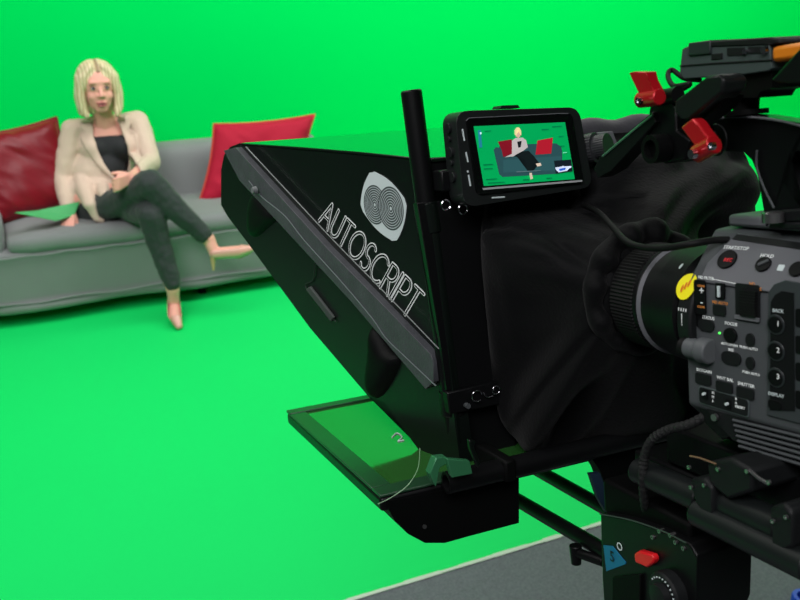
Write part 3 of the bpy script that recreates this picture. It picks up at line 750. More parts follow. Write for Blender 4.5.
scr('screen_emblem', ((524, 354), (565, 348), (572, 342), (580, 347), (625, 344), (622, 356), (602, 360), (597, 374), (545, 384), (538, 368), (528, 366)), (205, 215, 235), .0044, SCN)
scr('screen_emblem', ((548, 362), (568, 358), (590, 355), (586, 368), (552, 376)), (40, 90, 190), .0046, SCN)
for k, (x0, y0, w, cl) in enumerate(((90, 128, 40, (0, 110, 70)), (440, 118, 45, (0, 110, 70)), (505, 100, 60, (0, 110, 70)), (545, 160, 30, (0, 120, 80)), (553, 220, 28, (0, 110, 70)), (82, 335, 60, (0, 95, 60)), (85, 360, 55, (0, 95, 60)), (98, 425, 70, (0, 95, 60)), (110, 447, 105, (0, 95, 60)), (325, 428, 40, (0, 95, 60)), (470, 418, 35, (0, 95, 60)), (572, 260, 25, (120, 220, 190)), (285, 378, 150, (90, 110, 115)))):
    scr('screen_readout', ((x0, y0), (x0+w, y0-w*.05), (x0+w+1, y0+4-w*.05), (x0+1, y0+6)), cl, .0043, SCN, .6)
scr('screen_icon', ((48, 125), (66, 122), (76, 230), (56, 232)), (30, 120, 140), .0036, SCN)
scr('screen_icon', ((60, 138), (70, 136), (72, 148), (62, 150)), (190, 230, 240), .0043, SCN)
scr('screen_lower_edge', ((78, 480), (690, 430), (692, 441), (80, 492)), (165, 170, 170), .0032, FM, .1)
bm = NB(); L4 = [fp(475, 120, .003), fp(572, 117, .003)]
for i, (a, b) in enumerate((((462.5, 129), (464.5, 141)), ((461.0+5, 152), (463+5, 162)), ((467.5, 170.5), (468, 172.5)), ((468.5, 175), (470.5, 186)))):
    tube(bm, [fp(*a, .0008), fp(*b, .0008)], .0009, 6); link('printed_legend', bm, WHTG, RIG, FM); bm = NB()
tube(bm, [fp(492, 197.8, .0008), fp(504.5, 197, .0008)], .0009, 6); link('printed_legend', bm, WHTG, RIG, FM)
# buttons on the left side : positions on the body's left face
nl = (Q[3]-Q[0])
for t, s in ((.17, .0055), (.28, .003), (.42, .0055), (.53, .003), (.68, .0052)):
    p = Q[0]+nl*t+V((.0015, .017, 0)); bm = NB(); cyl(bm, p, p+V((-.004, 0, 0)), s, n=16); link('side_button', bm, GREYD, RIG, FM, bevel=.0006)
bm = NB(); q = [fp(*a) for a in ((503, 108), (505, 105), (521, 104.5), (523, 107.5))]; prism(bm, [p+V((0, .006, 0)) for p in q], (0, .018, 0)); link('top_button', bm, GREYD, RIG, FM)
bm = NB(); box(bm, (.0, -.034, .118), (.03, -.012, .140)); link('mounting_clamp', bm, BLK, RIG, FM, bevel=.002)
bm = NB()
for px_ in ((446, 205), (463, 209)):
    ringc(bm, RIG.f(-.04, *px_), .005, .0011, EX, EZ, 0, 360)
link('clamp_ring', bm, CHR, RIG, FM)

# ================================================================== VIDEO CAMERA
VC = thing('video_camera', 'grey professional video camera with many buttons at the right edge of the frame', 'video camera', RIG, (.17, -.38, -.1))
k2 = .13
PL = (1, k2, 0, .10+k2*-.286)                # main side panel plane
def mp(x, y, off=0): return RIG.on((PL[0], PL[1], 0, PL[3]-off*sqrt(1+k2*k2)), x, y)
N1 = Vector((-1, -k2, 0)).normalized(); E1 = Vector((k2, -1, 0)).normalized()      # E1 reads left to right in the photo
h0 = mp(700, 285)
tl = radians(38); E2 = (Vector((0, 0, 1))*cos(tl)-N1*sin(tl)).normalized(); N2 = E1.cross(E2); N2 = N2 if N2.x < 0 else -N2
def up_(x, y, off=0): return RIG.on((N2.x, N2.y, N2.z, N2.dot(h0)+off), x, y)
LEN = .30
a_ = mp(690, 296); a_.z = h0.z; b_ = mp(698, 402)
tf = up_(738, 230)                      # front top of sloped face
prof = []
s0 = (a_-Vector((0, 0, 0)))
# cross-section (r,u) at the front; swept along E1
base = a_
def sec(p): return p
c0 = mp(694, 405); c0 = Vector((a_.x, a_.y, c0.z))
top = h0+E2*((tf-h0).dot(E2)); top = Vector((a_.x+(top.x-h0.x), a_.y, top.z)); 
prof = [Vector((a_.x, a_.y, c0.z)), Vector((a_.x, a_.y, h0.z-.006)), Vector((a_.x, a_.y, h0.z-.006)).lerp(Vector((top.x, a_.y, top.z)), .12)+Vector((-.0006, 0, .001)), Vector((top.x, a_.y, top.z)), Vector((a_.x+.15, a_.y, top.z+.008)), Vector((a_.x+.15, a_.y, c0.z+.01)), Vector((a_.x+.12, a_.y, c0.z-.02)), Vector((a_.x+.02, a_.y, c0.z-.02))]
prof = [p-E1*.006 for p in prof]; bm = NB(); prism(bm, prof, E1*LEN)
# slanted lower front
link('body', bm, GREY, RIG, VC, bevel=.004, bseg=3)
print('cam body front', a_, c0, top, 'proj')
# light upper skin (front part)
bm = NB(); q = [up_(*p, .0008) for p in ((738, 233), (805, 243), (805, 297), (699, 281), (706, 264))]; prism(bm, q, -N2*.002); link('upper_panel', bm, GREYL, RIG, VC, bevel=.001)
bm = NB(); q = [up_(*p, .0016) for p in ((732, 239), (737, 234), (805, 243), (805, 250))]; prism(bm, q, -N2*.002); link('dark_band', bm, GREYD, RIG, VC)
bm = NB(); TP = top.z+.006; box(bm, (top.x+.004, -.56, TP-.004), (top.x+.1, a_.y-.005, TP+.006)); link('top_deck', bm, GREYL, RIG, VC, bevel=.003)
# front block below the lens mount
bm = NB(); cyl(bm, LC+V((0, -.128, -.006)), LC+V((0, -.145, -.006)), .056, n=40); link('mount_ring', bm, GREYD, RIG, VC, bevel=.002)
# lens
LN = LC+V((-.002, 0, -.002)); pr = [(0, .030), (.0, .043), (.012, .044), (.014, .0485), (.050, .0485), (.052, .0505), (.057, .0510), (.059, .0490), (.078, .049), (.08, .052), (.110, .053), (.112, .048), (.140, .047)]
bm = NB(); lathe(bm, LN+V((0, -.012, 0)), (0, -1, 0), pr, 64); LENS = link('lens', bm, mat('lens_black', (14, 15, 16), .45, 0, .2), RIG, VC)
bm = NB(); lathe(bm, LN+V((0, -.028, 0)), (0, -1, 0), [(0, .0490), (.001, .0505), (.032, .0505), (.033, .0490)], 180, ribs=1, ramp=-.022); link('focus_ring', bm, RUB, RIG, LENS, smooth=False)
bm = NB(); lathe(bm, LN+V((0, -.068, 0)), (0, -1, 0), [(0, .049), (.003, .0515), (.006, .049)], 64); link('lens_band', bm, GREYL, RIG, LENS)
# sticker and printing on the barrel
def barrel(ang, y, r): return LN+Vector((-cos(ang)*r, y, sin(ang)*r))
def patch(name, cy, ca, ry, ra_, m, r, parent):
    bm = NB(); c = bm.verts.new(barrel(ca, cy, r)); ring = [bm.verts.new(barrel(ca+ra_*sin(t)/r, cy+ry*cos(t), r)) for t in [2*pi*i/24 for i in range(24)]]
    for i in range(24): bm.faces.new((c, ring[i], ring[(i+1) % 24]))
    link(name, bm, m, RIG, parent)
def barrel_hit(x, y, r):
    d = RIG.I.to_3x3() @ ray(x, y); o_ = RIG.c-LN; A = d.x**2+d.z**2; B = 2*(o_.x*d.x+o_.z*d.z); D = o_.x**2+o_.z**2-r*r
    t = (-B-sqrt(max(0, B*B-4*A*D)))/(2*A); p = o_+d*t; return p.y, atan2(p.z, -p.x)
cy, ca = barrel_hit(686, 286, .0540); patch('yellow_sticker', cy, ca, .011, .012, YEL, .0540, LENS)
for i in range(3):
    patch('sticker_print', cy+.003*(i-1), ca+.05*(1-i), .0012, .0035, mat('sticker_red', (225, 120, 30), .5), .0546, LENS)
cy, ca = barrel_hit(682, 308, .0540)
bm = NB()
for i, w in enumerate((.001, .001, .001, .0012)):
    p = barrel(ca, cy-.003*i+.004, .0540); tube(bm, [p, barrel(ca-.05, cy-.003*i+.004, .0540)], .0004, 5)
tube(bm, [barrel(ca-.09, cy, .0540), barrel(ca-.28, cy, .0540)], .0004, 5); link('lens_index_mark', bm, WHT, RIG, LENS)
cy, ca = barrel_hit(681, 266, .054); patch('lens_print', cy, ca, .0015, .003, WHTG, .0540, LENS)

# ---- buttons and print on the faces
def onp(fn, N, x, y, name, m, rx, ry, h=.002, rot=0, parent=VC, n=20, rnd=None, bev=.0005, off=0):
    """raised pad at a photo position on a face; rx, ry metres along E1 and up"""
    c = fn(x, y, off); ey = (E2 if N is N2 else Vector((0, 0, 1))); cr, sr = cos(rot), sin(rot)
    if rnd is None: pts = [(rx*cos(2*pi*i/n), ry*sin(2*pi*i/n)) for i in range(n)]
    else: pts = rquad((0, 0), rx, ry, rnd, 4)
    pts = [(a*cr-b*sr, a*sr+b*cr) for a, b in pts]
    bm = NB(); prism(bm, [c+E1*a+ey*b for a, b in pts], N*h); return link(name, bm, m, RIG, parent, bevel=bev)
def txt(fn, N, x, y, s, size, m=WHT, parent=VC, off=.0004):
    return text_mesh('printed_text', s, m, RIG, parent, fn(x, y, off), E1, (E2 if N is N2 else Vector((0, 0, 1))), size)
BD = mat('button_black', (12, 13, 14), .5, 0, .15); 
b = onp(up_, N2, 728, 260, 'start_button', BD, .0085, .0085, .0022, off=.0008); txt(up_, N2, 728, 260, 'REC', .0045, mat('red_print', (220, 40, 50), .5, emit=.1), b, .0034)
txt(up_, N2, 736, 248, 'START/STOP', .0044, off=.0012)
b = onp(up_, N2, 764, 265, 'hold_switch', BD, .0065, .0065, .0022, off=.0008); onp(up_, N2, 765, 264, 'switch_slot', GREY, .0045, .0012, .0030, .6, parent=b, rnd=.0008, bev=0, off=.0012)
txt(up_, N2, 767, 256, 'HOLD', .0044, off=.0012)
onp(up_, N2, 781, 268, 'hold_indicator', WHTG, .0026, .0026, .0006, rnd=.0006, bev=0, off=.0008)
onp(up_, N2, 798, 270, 'side_dial', BD, .0062, .0062, .0025, off=.0008)
txt(mp, N1, 706, 278, 'ND FILTER', .0034)
b = onp(mp, N1, 701, 297, 'nd_rocker', BD, .0058, .0145, .002, rnd=.0025)
txt(mp, N1, 701.5, 291, '+', .009, WHT, b, .0024); txt(mp, N1, 701.5, 302, '-', .009, WHT, b, .0024)
txt(mp, N1, 701, 286, 'CLEAR', .0026, ORG, b, .0024); txt(mp, N1, 701, 307, 'CLEAR', .0026, ORG, b, .0024)
b = onp(mp, N1, 721, 291, 'nd_toggle', BD, .0045, .0065, .0015, rnd=.001); onp(mp, N1, 720.5, 291, 'toggle_lever', WHTG, .0010, .0045, .003, parent=b, rnd=.0004, bev=0)
bm = NB(); q = [mp(*p, .0004) for p in ((712, 279), (738, 284))]; tube(bm, q, .0003, 4); link('printed_line', bm, WHT, RIG, VC)
txt(mp, N1, 720, 303, 'ND AUTO', .0034, ORG); onp(mp, N1, 720, 310, 'nd_auto_button', GREYD, .0062, .0042, .0014, rnd=.0012)
txt(mp, N1, 752, 284, 'ND', .0036, ORG); txt(mp, N1, 753, 288.5, 'VARIABLE', .0036, ORG)
b = onp(mp, N1, 748, 303, 'variable_wheel', GREYD, .0115, .0150, .0008, rnd=.002)
onp(mp, N1, 748, 318, 'wheel_lip', GREYL, .0115, .0016, .002, rnd=.0008, parent=b)
for i in range(9):
    onp(mp, N1, 750.5, 291.5+i*2.9, 'wheel_rib', RUB, .0072, .0011, .0045-.0002*abs(i-4), parent=b, rnd=.0006, bev=.0003)
txt(mp, N1, 708, 318, 'STATUS', .0038); onp(mp, N1, 707, 325, 'status_button', GREYD, .0082, .0050, .0016, rnd=.0045)
txt(mp, N1, 731, 324, 'FOCUS', .0038); onp(mp, N1, 731.5, 335, 'focus_switch', BD, .0062, .0062, .0025)
onp(mp, N1, 720, 333, 'green_indicator', mat('green_led', (80, 230, 90), .4, emit=1.5), .0009, .0009, .001, bev=0)
onp(mp, N1, 751, 340, 'push_auto_button', GREYD, .0042, .0056, .0016)
txt(mp, N1, 739, 346.5, 'AUTO/MAN  PUSH AUTO', .0031)
txt(mp, N1, 731, 350, 'IRIS', .0034); onp(mp, N1, 732, 358, 'iris_button', GREYD, .0095, .0052, .0016, rnd=.005)
onp(mp, N1, 751, 363, 'push_auto_button', GREYD, .0042, .0052, .0016); txt(mp, N1, 751, 373.5, 'PUSH AUTO', .0030)
for x, y, s in ((704, 371, 'ISO/GAIN'), (725, 379, 'WHT BAL'), (746, 385, 'SHUTTER')):
    txt(mp, N1, x, y, s, .0038); onp(mp, N1, x, y+8, 'function_button', GREYD, .0082, .0045, .0015, rnd=.0015)
b = onp(mp, N1, 724, 401, 'switch_well', mat('well_rim', (74, 84, 84), .45), .0255, .0078, .0012, rnd=.003, rot=-.03)
onp(mp, N1, 724, 401, 'well_floor', GREYD, .0245, .0068, .0016, rnd=.0025, rot=-.03, parent=b)
for x, y in ((707, 393), (730, 403)):
    onp(mp, N1, x, y, 'toggle_switch', WHTG, .0012, .0012, .005, parent=b, bev=0); onp(mp, N1, x, y+1, 'toggle_slot', BD, .0025, .0042, .0025, parent=b, bev=0, rnd=.001)
txt(mp, N1, 713, 393, 'H', .003, parent=b, off=.0022); txt(mp, N1, 713, 397, 'M', .003, parent=b, off=.0022); txt(mp, N1, 713, 401, 'L', .003, parent=b, off=.0022)
txt(mp, N1, 736, 399, 'B', .003, parent=b, off=.0022); txt(mp, N1, 736, 403, 'A', .003, parent=b, off=.0022); txt(mp, N1, 740, 407.5, 'PRESET', .003, parent=b, off=.0022)
# thumb dial at the front edge
bm = NB(); p = mp(697, 349, .004); cyl(bm, p+E1*-.010, p+E1*.003, .0085, n=28); cyl(bm, p+E1*.003, p+E1*.015, .0105, n=28); link('grip_dial', bm, mat('dial_grey', (88, 92, 94), .45, 0, .3), RIG, VC, bevel=.0015)
bm = NB(); cyl(bm, p+E1*-.016, p+E1*-.0095, .0078, n=28); link('dial_collar', bm, RUB, RIG, VC, bevel=.001)
# column of assignable buttons
q = [mp(*p, .0004) for p in ((769, 292), (775, 284), (786, 280), (806, 283), (806, 425), (768, 415))]
bm = NB(); prism(bm, q, N1*.0012); COL = link('button_column', bm, mat('column_rim', (58, 64, 65), .5, 0, .2), RIG, VC, bevel=.001)
q = [mp(*p, .002) for p in ((771, 302), (775, 295), (782, 291), (794, 293), (795, 411), (770, 410))]
bm = NB(); prism(bm, q, N1*.0004); link('column_inset', bm, mat('column_inset', (17, 19, 20), .6, 0, .15), RIG, COL)
txt(mp, N1, 778, 311, 'BACK', .0038, WHTG, COL, .0026)
for i, y in enumerate((324, 350.5, 377)):
    b = onp(mp, N1, 778, y, 'assign_button', mat('rim_dark', (40, 46, 47), .35), .0078, .0078, .003, parent=COL)
    o_ = onp(mp, N1, 778, y, 'button_face', BD, .0064, .0064, .0036, parent=COL)
    txt(mp, N1, 778, y, str(i+1), .0058, WHT, COL, .0042)
txt(mp, N1, 776, 395, 'DISPLAY', .0038, WHTG, COL, .0026); onp(mp, N1, 777, 404, 'display_button', BD, .0058, .0035, .003, rnd=.002, parent=COL)
for y in (318, 345, 372, 400): onp(mp, N1, 803, y, 'side_key', BD, .005, .007, .002, rnd=.002, parent=COL)
# vented underside
for i in range(6):
    a0 = mp(733+i*1.2, 420+i*5.2, .001); a1 = mp(806, 438+i*5.6, .001); bm = NB(); tube(bm, [a0, a1], .0013, 6); link('vent_rib', bm, GREY, RIG, VC)
bm = NB(); q = [mp(*p, -.001) for p in ((705, 405), (806, 432), (806, 470), (762, 452), (733, 440), (712, 418))]; prism(bm, q, V((.03, 0, 0))); link('vent_housing', bm, GREYD, RIG, VC)
bm = NB(); q = [mp(*p, -.002) for p in ((696, 402), (732, 416), (734, 436), (722, 440), (706, 425))]; prism(bm, q, V((.05, 0, 0))); link('foot_bracket', bm, BLK, RIG, VC, bevel=.001)
bm = NB(); p = mp(716, 417, .0); cyl(bm, p, p+N1*.003, .003, n=14); link('screw', bm, SILV, RIG, VC)
# top handle
hn = [(688, 122), (712, 114), (760, 116), (806, 124), (806, 150), (790, 152), (782, 164), (783, 182), (792, 196), (806, 198), (806, 214), (772, 214), (766, 226), (763, 205), (757, 172), (752, 160), (744, 152), (704, 150), (690, 140)]
bm = NB(); prism(bm, [RIG.r(.135, *q) for q in hn], (.018, 0, 0)); link('carry_handle', bm, mat('handle_black', (14, 15, 16), .3, 0, .2), RIG, VC, bevel=.005, bseg=3)
bm = NB(); tube(bm, smoothpath([RIG.r(.132, *q) for q in ((700, 122), (730, 117), (770, 119), (806, 127))], 6), .0011, 6); link('handle_edge', bm, GREYL, RIG, VC)
bm = NB(); tube(bm, smoothpath([RIG.r(.133, *q) for q in ((757, 150), (757, 168), (765, 190), (774, 208))], 6), .0010, 6); link('handle_seam', bm, GREY, RIG, VC)
bm = NB(); q = [RIG.r(.13, *p) for p in ((767, 229), (769, 222), (806, 222), (806, 230))]; prism(bm, q, (.04, 0, 0)); q = [RIG.r(.13, *p) for p in ((766, 222), (770, 211), (806, 208), (806, 222))]; prism(bm, q, (.04, 0, 0)); link('handle_foot', bm, GREYD, RIG, VC, bevel=.002)
bm = NB(); p = RIG.r(.122, 773, 221); lathe(bm, p, (0, 0, 1), [(-.001, .008), (.006, .008), (.007, .0068)], 28, ribs=1, ramp=-.04); link('thumb_screw', bm, SILV, RIG, VC)
bm = NB(); ringc(bm, RIG.r(.128, 716, 140), .012, .0012, V((0, 1, 0)), EZ); link('rosette_ring', bm, GREYD, RIG, VC)

# ================================================================== RECEIVER ON THE HANDLE
RC = thing('wireless_receiver', 'green-grey rectangular electronics box mounted high above the camera handle', 'receiver', RIG, (.14, -.31, .17))
def rc(x, y, r=.12): return RIG.r(r, x, y)
bm = NB(); prism(bm, [rc(*q) for q in ((680, 66), (682, 49), (688, 46), (769, 44), (772, 68), (768, 71), (740, 75), (684, 79), (680, 74))], (.05, 0, 0)); link('case', bm, RECV, RIG, RC, bevel=.002)
bm = NB(); prism(bm, [rc(*q, .118) for q in ((688, 43), (710, 40), (710, 54), (688, 56))], (.045, 0, 0)); link('battery_door', bm, mat('recv_dark', (30, 42, 40), .5), RIG, RC, bevel=.001)
bm = NB(); prism(bm, [rc(*q, .119) for q in ((689, 44), (712, 41), (770, 37), (777, 39), (780, 43), (768, 45), (712, 47))], (.05, 0, 0)); link('lid', bm, GREYD, RIG, RC, bevel=.001)
bm = NB(); tube(bm, [rc(*q, .1195) for q in ((680, 66), (712, 63.5), (772, 60))], .0006, 5); link('case_seam', bm, GREYD, RIG, RC)
for a0, a1 in (((727, 48), (744, 55)), ((748, 47), (764, 53))):
    bm = NB(); prism(bm, [rc(*q, .1192) for q in (a0, (a1[0], a0[1]-.5), a1, (a0[0], a1[1]+.5))], (.002, 0, 0)); link('socket', bm, GREYD, RIG, RC)
for x_, y_, s_ in ((746.5, 51.5, .0017), (766, 50, .0028)):
    bm = NB(); p = rc(x_, y_, .1192); cyl(bm, p, p+V((-.003, 0, 0)), s_, n=14); link('connector_pin', bm, CHR, RIG, RC)
bm = NB(); prism(bm, [rc(*q, .1192) for q in ((711, 54), (722, 53), (722, 59), (711, 60))], (.002, 0, 0)); link('power_switch', bm, GREYD, RIG, RC, bevel=.0004)
bm = NB(); prism(bm, [rc(*q, .125) for q in ((724, 76), (772, 71), (772, 88), (760, 92), (757, 98), (733, 98), (730, 92), (724, 90))], (.035, 0, 0)); link('mount_block', bm, BLKD, RIG, RC, bevel=.001)
bm = NB(); a0 = RIG.r(.14, 746, 96); a1 = RIG.r(.14, 746, 116); cyl(bm, a0, a1, .0105, .0095, 24); cyl(bm, a1+V((0, 0, .001)), a1+V((0, 0, .005)), .017, .017, 24); link('ball_mount', bm, BLKD, RIG, RC)
# amber capped battery and dark arm at the right edge
bm = NB(); a0 = RIG.r(.118, 771, 50); a1 = RIG.r(.118, 812, 46)
box(bm, (.118, min(a0.y, a1.y), a1.z-.007), (.15, max(a0.y, a1.y), a1.z+.004))
o = tag(link('battery_pack', bm, AMB, RIG, bevel=.003), 'amber orange block at the top right beside the electronics box', 'battery')
bm = NB(); prism(bm, [RIG.r(.095, *q) for q in ((770, 80), (812, 34), (812, 84), (776, 84))], (.016, 0, 0))
tag(link('viewfinder_arm', bm, BLK, RIG, bevel=.002), 'dark slanting arm at the top right corner in front of the amber block', 'arm')

# ================================================================== ARTICULATING ARM
AR = thing('articulating_arm', 'black jointed mounting arm with red levers between small monitor and handle', 'mounting arm', RIG, (.1, -.25, .14))
def ar(x, y, r=.085): return RIG.r(r, x, y)
bm = NB(); prism(bm, [ar(*q) for q in ((652, 112), (656, 122), (612, 170), (598, 178), (594, 168), (600, 157), (640, 124))], (.016, 0, 0)); link('lower_arm', bm, BLK, RIG, AR, bevel=.002)
bm = NB(); tube(bm, [ar(*q, .0845) for q in ((603, 156), (640, 125), (653, 115))], .0011, 6); link('arm_edge', bm, mat('edge_green_grey', (70, 110, 88), .3), RIG, AR)
bm = NB(); prism(bm, [ar(*q, .075) for q in ((674, 102), (707, 76), (719, 74), (724, 80), (722, 92), (690, 119), (680, 120), (674, 112))], (.022, 0, 0)); link('upper_arm', bm, mat('arm_black', (20, 23, 23), .4, 0, .22), RIG, AR, bevel=.002)
bm = NB(); prism(bm, [ar(*q, .085) for q in ((682, 118), (716, 92), (726, 96), (718, 108), (692, 128))], (.018, 0, 0)); link('upper_arm_rail', bm, BLKD, RIG, AR, bevel=.001)
bm = NB(); prism(bm, [ar(*q, .09) for q in ((650, 102), (668, 98), (676, 108), (676, 130), (690, 140), (684, 160), (664, 164), (648, 150), (648, 118))], (.03, 0, 0)); link('joint_block', bm, BLK, RIG, AR, bevel=.003)
bm = NB(); a0 = ar(664, 148, .088); cyl(bm, a0, a0+V((-.014, 0, 0)), .0115, n=28, bore=.65); link('rod_clamp', bm, BLKD, RIG, AR, smooth=35)
bm = NB(); a0 = ar(660, 98, .09); cyl(bm, a0+V((0, .004, 0)), a0+V((0, -.022, .001)), .0065, n=20); link('pivot', bm, BLK, RIG, AR)
def lever(tip, base, w0, w1, r, screw):
    t0, t1 = tip; bm = NB()
    pts = [ar(*q, r) for q in t0]; prism(bm, pts, (.010, 0, 0)); L = link('red_lever', bm, REDM, RIG, AR, bevel=.0018, bseg=3)
    a = ar(*base[0], r+.003); b = ar(*base[1], r+.003); bm = NB(); cyl(bm, a, b, w0, n=24); link('lever_hub', bm, REDM, RIG, L, bevel=.001)
    bm = NB(); p = ar(*screw, r-.007); cyl(bm, p, p+V((-.0035, 0, 0)), .0030, n=12, bore=.5); link('lever_screw', bm, CHR, RIG, L)
lever((((629, 73), (634, 71.5), (646, 72), (648, 80), (655, 93), (652, 106), (638, 108), (635, 101), (638, 92), (632, 80)), 0), ((640, 100), (660, 97)), .0064, 0, .07, (641, 101))
lever((((680, 127), (692, 118), (697, 122), (703, 131), (712, 142), (706, 152), (694, 146)), 0), ((697, 154), (715, 144)), .007, 0, .07, (714, 146))
bm = NB(); p = ar(695, 154, .064); cyl(bm, p, p+V((-.004, 0, 0)), .0035, n=12); link('pin', bm, CHR, RIG, AR)
# knurled mount between monitor and arm
KM = thing('monitor_mount', 'ribbed dark grey knob fixing the small monitor to the jointed arm', 'mount', RIG, (.17, -.06, .13))
bm = NB(); a0 = RIG.f(-.045, 585, 150); a1 = RIG.f(-.065, 604, 146); lathe(bm, a0, a1-a0, [(0, .0165), (.014, .0165), (.0145, .013), (.028, .013)], 60, ribs=1, ramp=-.03); link('knob', bm, mat('knob_grey', (48, 50, 52), .4), RIG, KM, smooth=False)
bm = NB(); prism(bm, [RIG.f(-.06, *q) for q in ((602, 132), (613, 131), (620, 150), (616, 160), (606, 160))], (0, .012, 0)); link('spring_clip', bm, GREYL, RIG, KM, bevel=.001)

# ================================================================== CABLES
bm = NB(); tube(bm, smoothpath([RIG.on((1, 0, 0, r_), x_, y_) for x_, y_, r_ in ((584, 205, .15), (598, 212, .14), (612, 226, .12), (626, 241, .10), (642, 247, .095), (664, 248, .095), (690, 244, .10), (715, 240, .12), (733, 240, .135), (742, 240, .15))], 8), .0030, 12)
tag(link('monitor_cable', bm, RUB, RIG), 'thin black cable drooping from the small monitor to the camera body', 'cable')
bm = NB(); pts = smoothpath([RIG.on((1, 0, 0, r_), x_, y_) for x_, y_, r_ in ((712, 412, .11), (690, 424, .10), (668, 430, .095), (652, 440, .09), (644, 458, .09), (643, 480, .09), (645, 505, .10), (650, 520, .12))], 14)
tube(bm, pts, .0042, 12, rf=lambda t: 1+.10*sin(t*420))
tag(link('braided_cable', bm, mat('braid', (17, 19, 19), .6, bump=.8, bscale=900), RIG), 'braided black cable curving down from the camera to the tripod head', 'cable')
bm = NB(); tube(bm, smoothpath([RIG.on((1, 0, 0, r_), x_, y_) for x_, y_, r_ in ((700, 80, .13), (684, 78, .13), (672, 70, .13), (668, 76, .12), (674, 86, .11), (690, 84, .11), (676, 92, .11), (655, 100, .11))], 8), .0022, 10)
tag(link('looped_cable', bm, RUB, RIG), 'short black cable looping out below the left end of the electronics box', 'cable')

# ================================================================== SUPPORT RODS, PLATE, HEAD, TRIPOD
SP = thing('camera_support', 'black sliding base plate with thick round rods and clamps under the video camera', 'camera support', RIG, (.16, -.3, -.2))
bm = NB(); box(bm, (.125, -.52, -.145), (.215, -.22, -.108)); link('base_plate', bm, BLK, RIG, SP, bevel=.003)
bm = NB(); box(bm, (.125, -.50, -.188), (.205, -.17, -.147)); link('sliding_plate', bm, BLK, RIG, SP, bevel=.003)
bm = NB(); box(bm, (.135, -.35, -.105), (.20, -.28, -.07)); link('riser', bm, BLKD, RIG, SP, bevel=.002)
TB = mat('tube_black', (24, 28, 28), .4, 0, .25)
def rodpx(p, q, r, R, name='thick_rod', m=TB):
    bm = NB(); cyl(bm, RIG.r(R, *p), RIG.r(R, *q), r, n=28); link(name, bm, m, RIG, SP, bevel=.002)
rodpx((638, 470), (704, 500), .0125, .10); rodpx((697, 512), (812, 568), .0118, .085); rodpx((722, 500), (786, 530), .0135, .095)
for q in (((690, 478), (704, 478), (712, 487), (712, 516), (704, 520), (694, 500)), ((770, 506), (784, 503), (792, 512), (792, 548), (782, 554), (772, 548))):
    bm = NB(); prism(bm, [RIG.r(.078, *p) for p in q], (.03, 0, 0)); link('rod_clamp', bm, GREYD, RIG, SP, bevel=.003)
for x_, y_ in ((705, 485), (774, 521), (787, 517), (692, 487), (690, 467), (719, 469), (748, 471), (770, 482)):
    bm = NB(); p = RIG.r(.077, x_, y_); cyl(bm, p, p+V((-.002, 0, 0)), .0017, n=12, bore=.5); link('screw', bm, SILV, RIG, SP)
bm = NB(); prism(bm, [RIG.r(.08, *p) for p in ((706, 462), (730, 458), (752, 470), (752, 492), (728, 500), (710, 486))], (.05, 0, 0)); link('locking_block', bm, GREYD, RIG, SP, bevel=.003)
bm = NB(); tube(bm, [RIG.r(.078, *p) for p in ((749, 470), (760, 479), (769, 484))], .0013, 8); link('locking_lever', bm, SILV, RIG, SP)
bm = NB(); tube(bm, [RIG.r(.078, *p) for p in ((690, 456), (700, 458), (716, 464))], .0008, 6); link('release_wire', bm, mat('wire_tan', (120, 95, 70), .4), RIG, SP)

RD = thing('prompter_rods', 'pair of slim black rods running from tripod head out under the prompter', 'rods', RIG, (.15, 0, -.285))
for p, q, ext in (((521, 502), (603, 550), .0), ((548, 476), (612, 512), 0)):
    a = RIG.u(-.272, *p); b = RIG.u(-.272, *q); d = (b-a).normalized(); bm = NB(); cyl(bm, a-d*.03, b+d*.06, .0085, n=24); link('rod', bm, BLK, RIG, RD, bevel=.001)
bm = NB(); a = RIG.u(-.272, 521, 502); b = RIG.u(-.272, 560, 483); box(bm, (.115, .03, -.235), (.15, .045, -.2)); link('rod_bracket', bm, BLKD, RIG, RD, bevel=.003)
bm = NB(); prism(bm, [RIG.f(-.06, *q) for q in ((590, 455), (640, 430), (690, 400), (696, 404), (694, 430), (660, 470), (640, 480), (612, 500), (600, 470))], (0, .02, 0)); link('support_bracket', bm, BLKD, RIG, RD, bevel=.002)
bm = NB(); tube(bm, [RIG.f(-.065, *q) for q in ((655, 428), (690, 419))], .003, 10); link('bracket_rail', bm, GREY, RIG, RD)
bm = NB(); tube(bm, [RIG.f(-.065, *q) for q in ((640, 421), (684, 405))], .0016, 8); link('bracket_edge', bm, mat('green_sheen', (30, 140, 75), .3), RIG, RD)  # added green tube standing for the green floor glimpsed through a gap
bm = NB(); prism(bm, [RIG.f(-.075, *q) for q in ((590, 474), (600, 473), (612, 505), (606, 512), (598, 498))], (0, .006, 0)); tag(link('strap', bm, mat('navy_strap', (16, 38, 58), .6), RIG), 'dark blue strap hanging beside the slim rods above tripod head', 'strap')

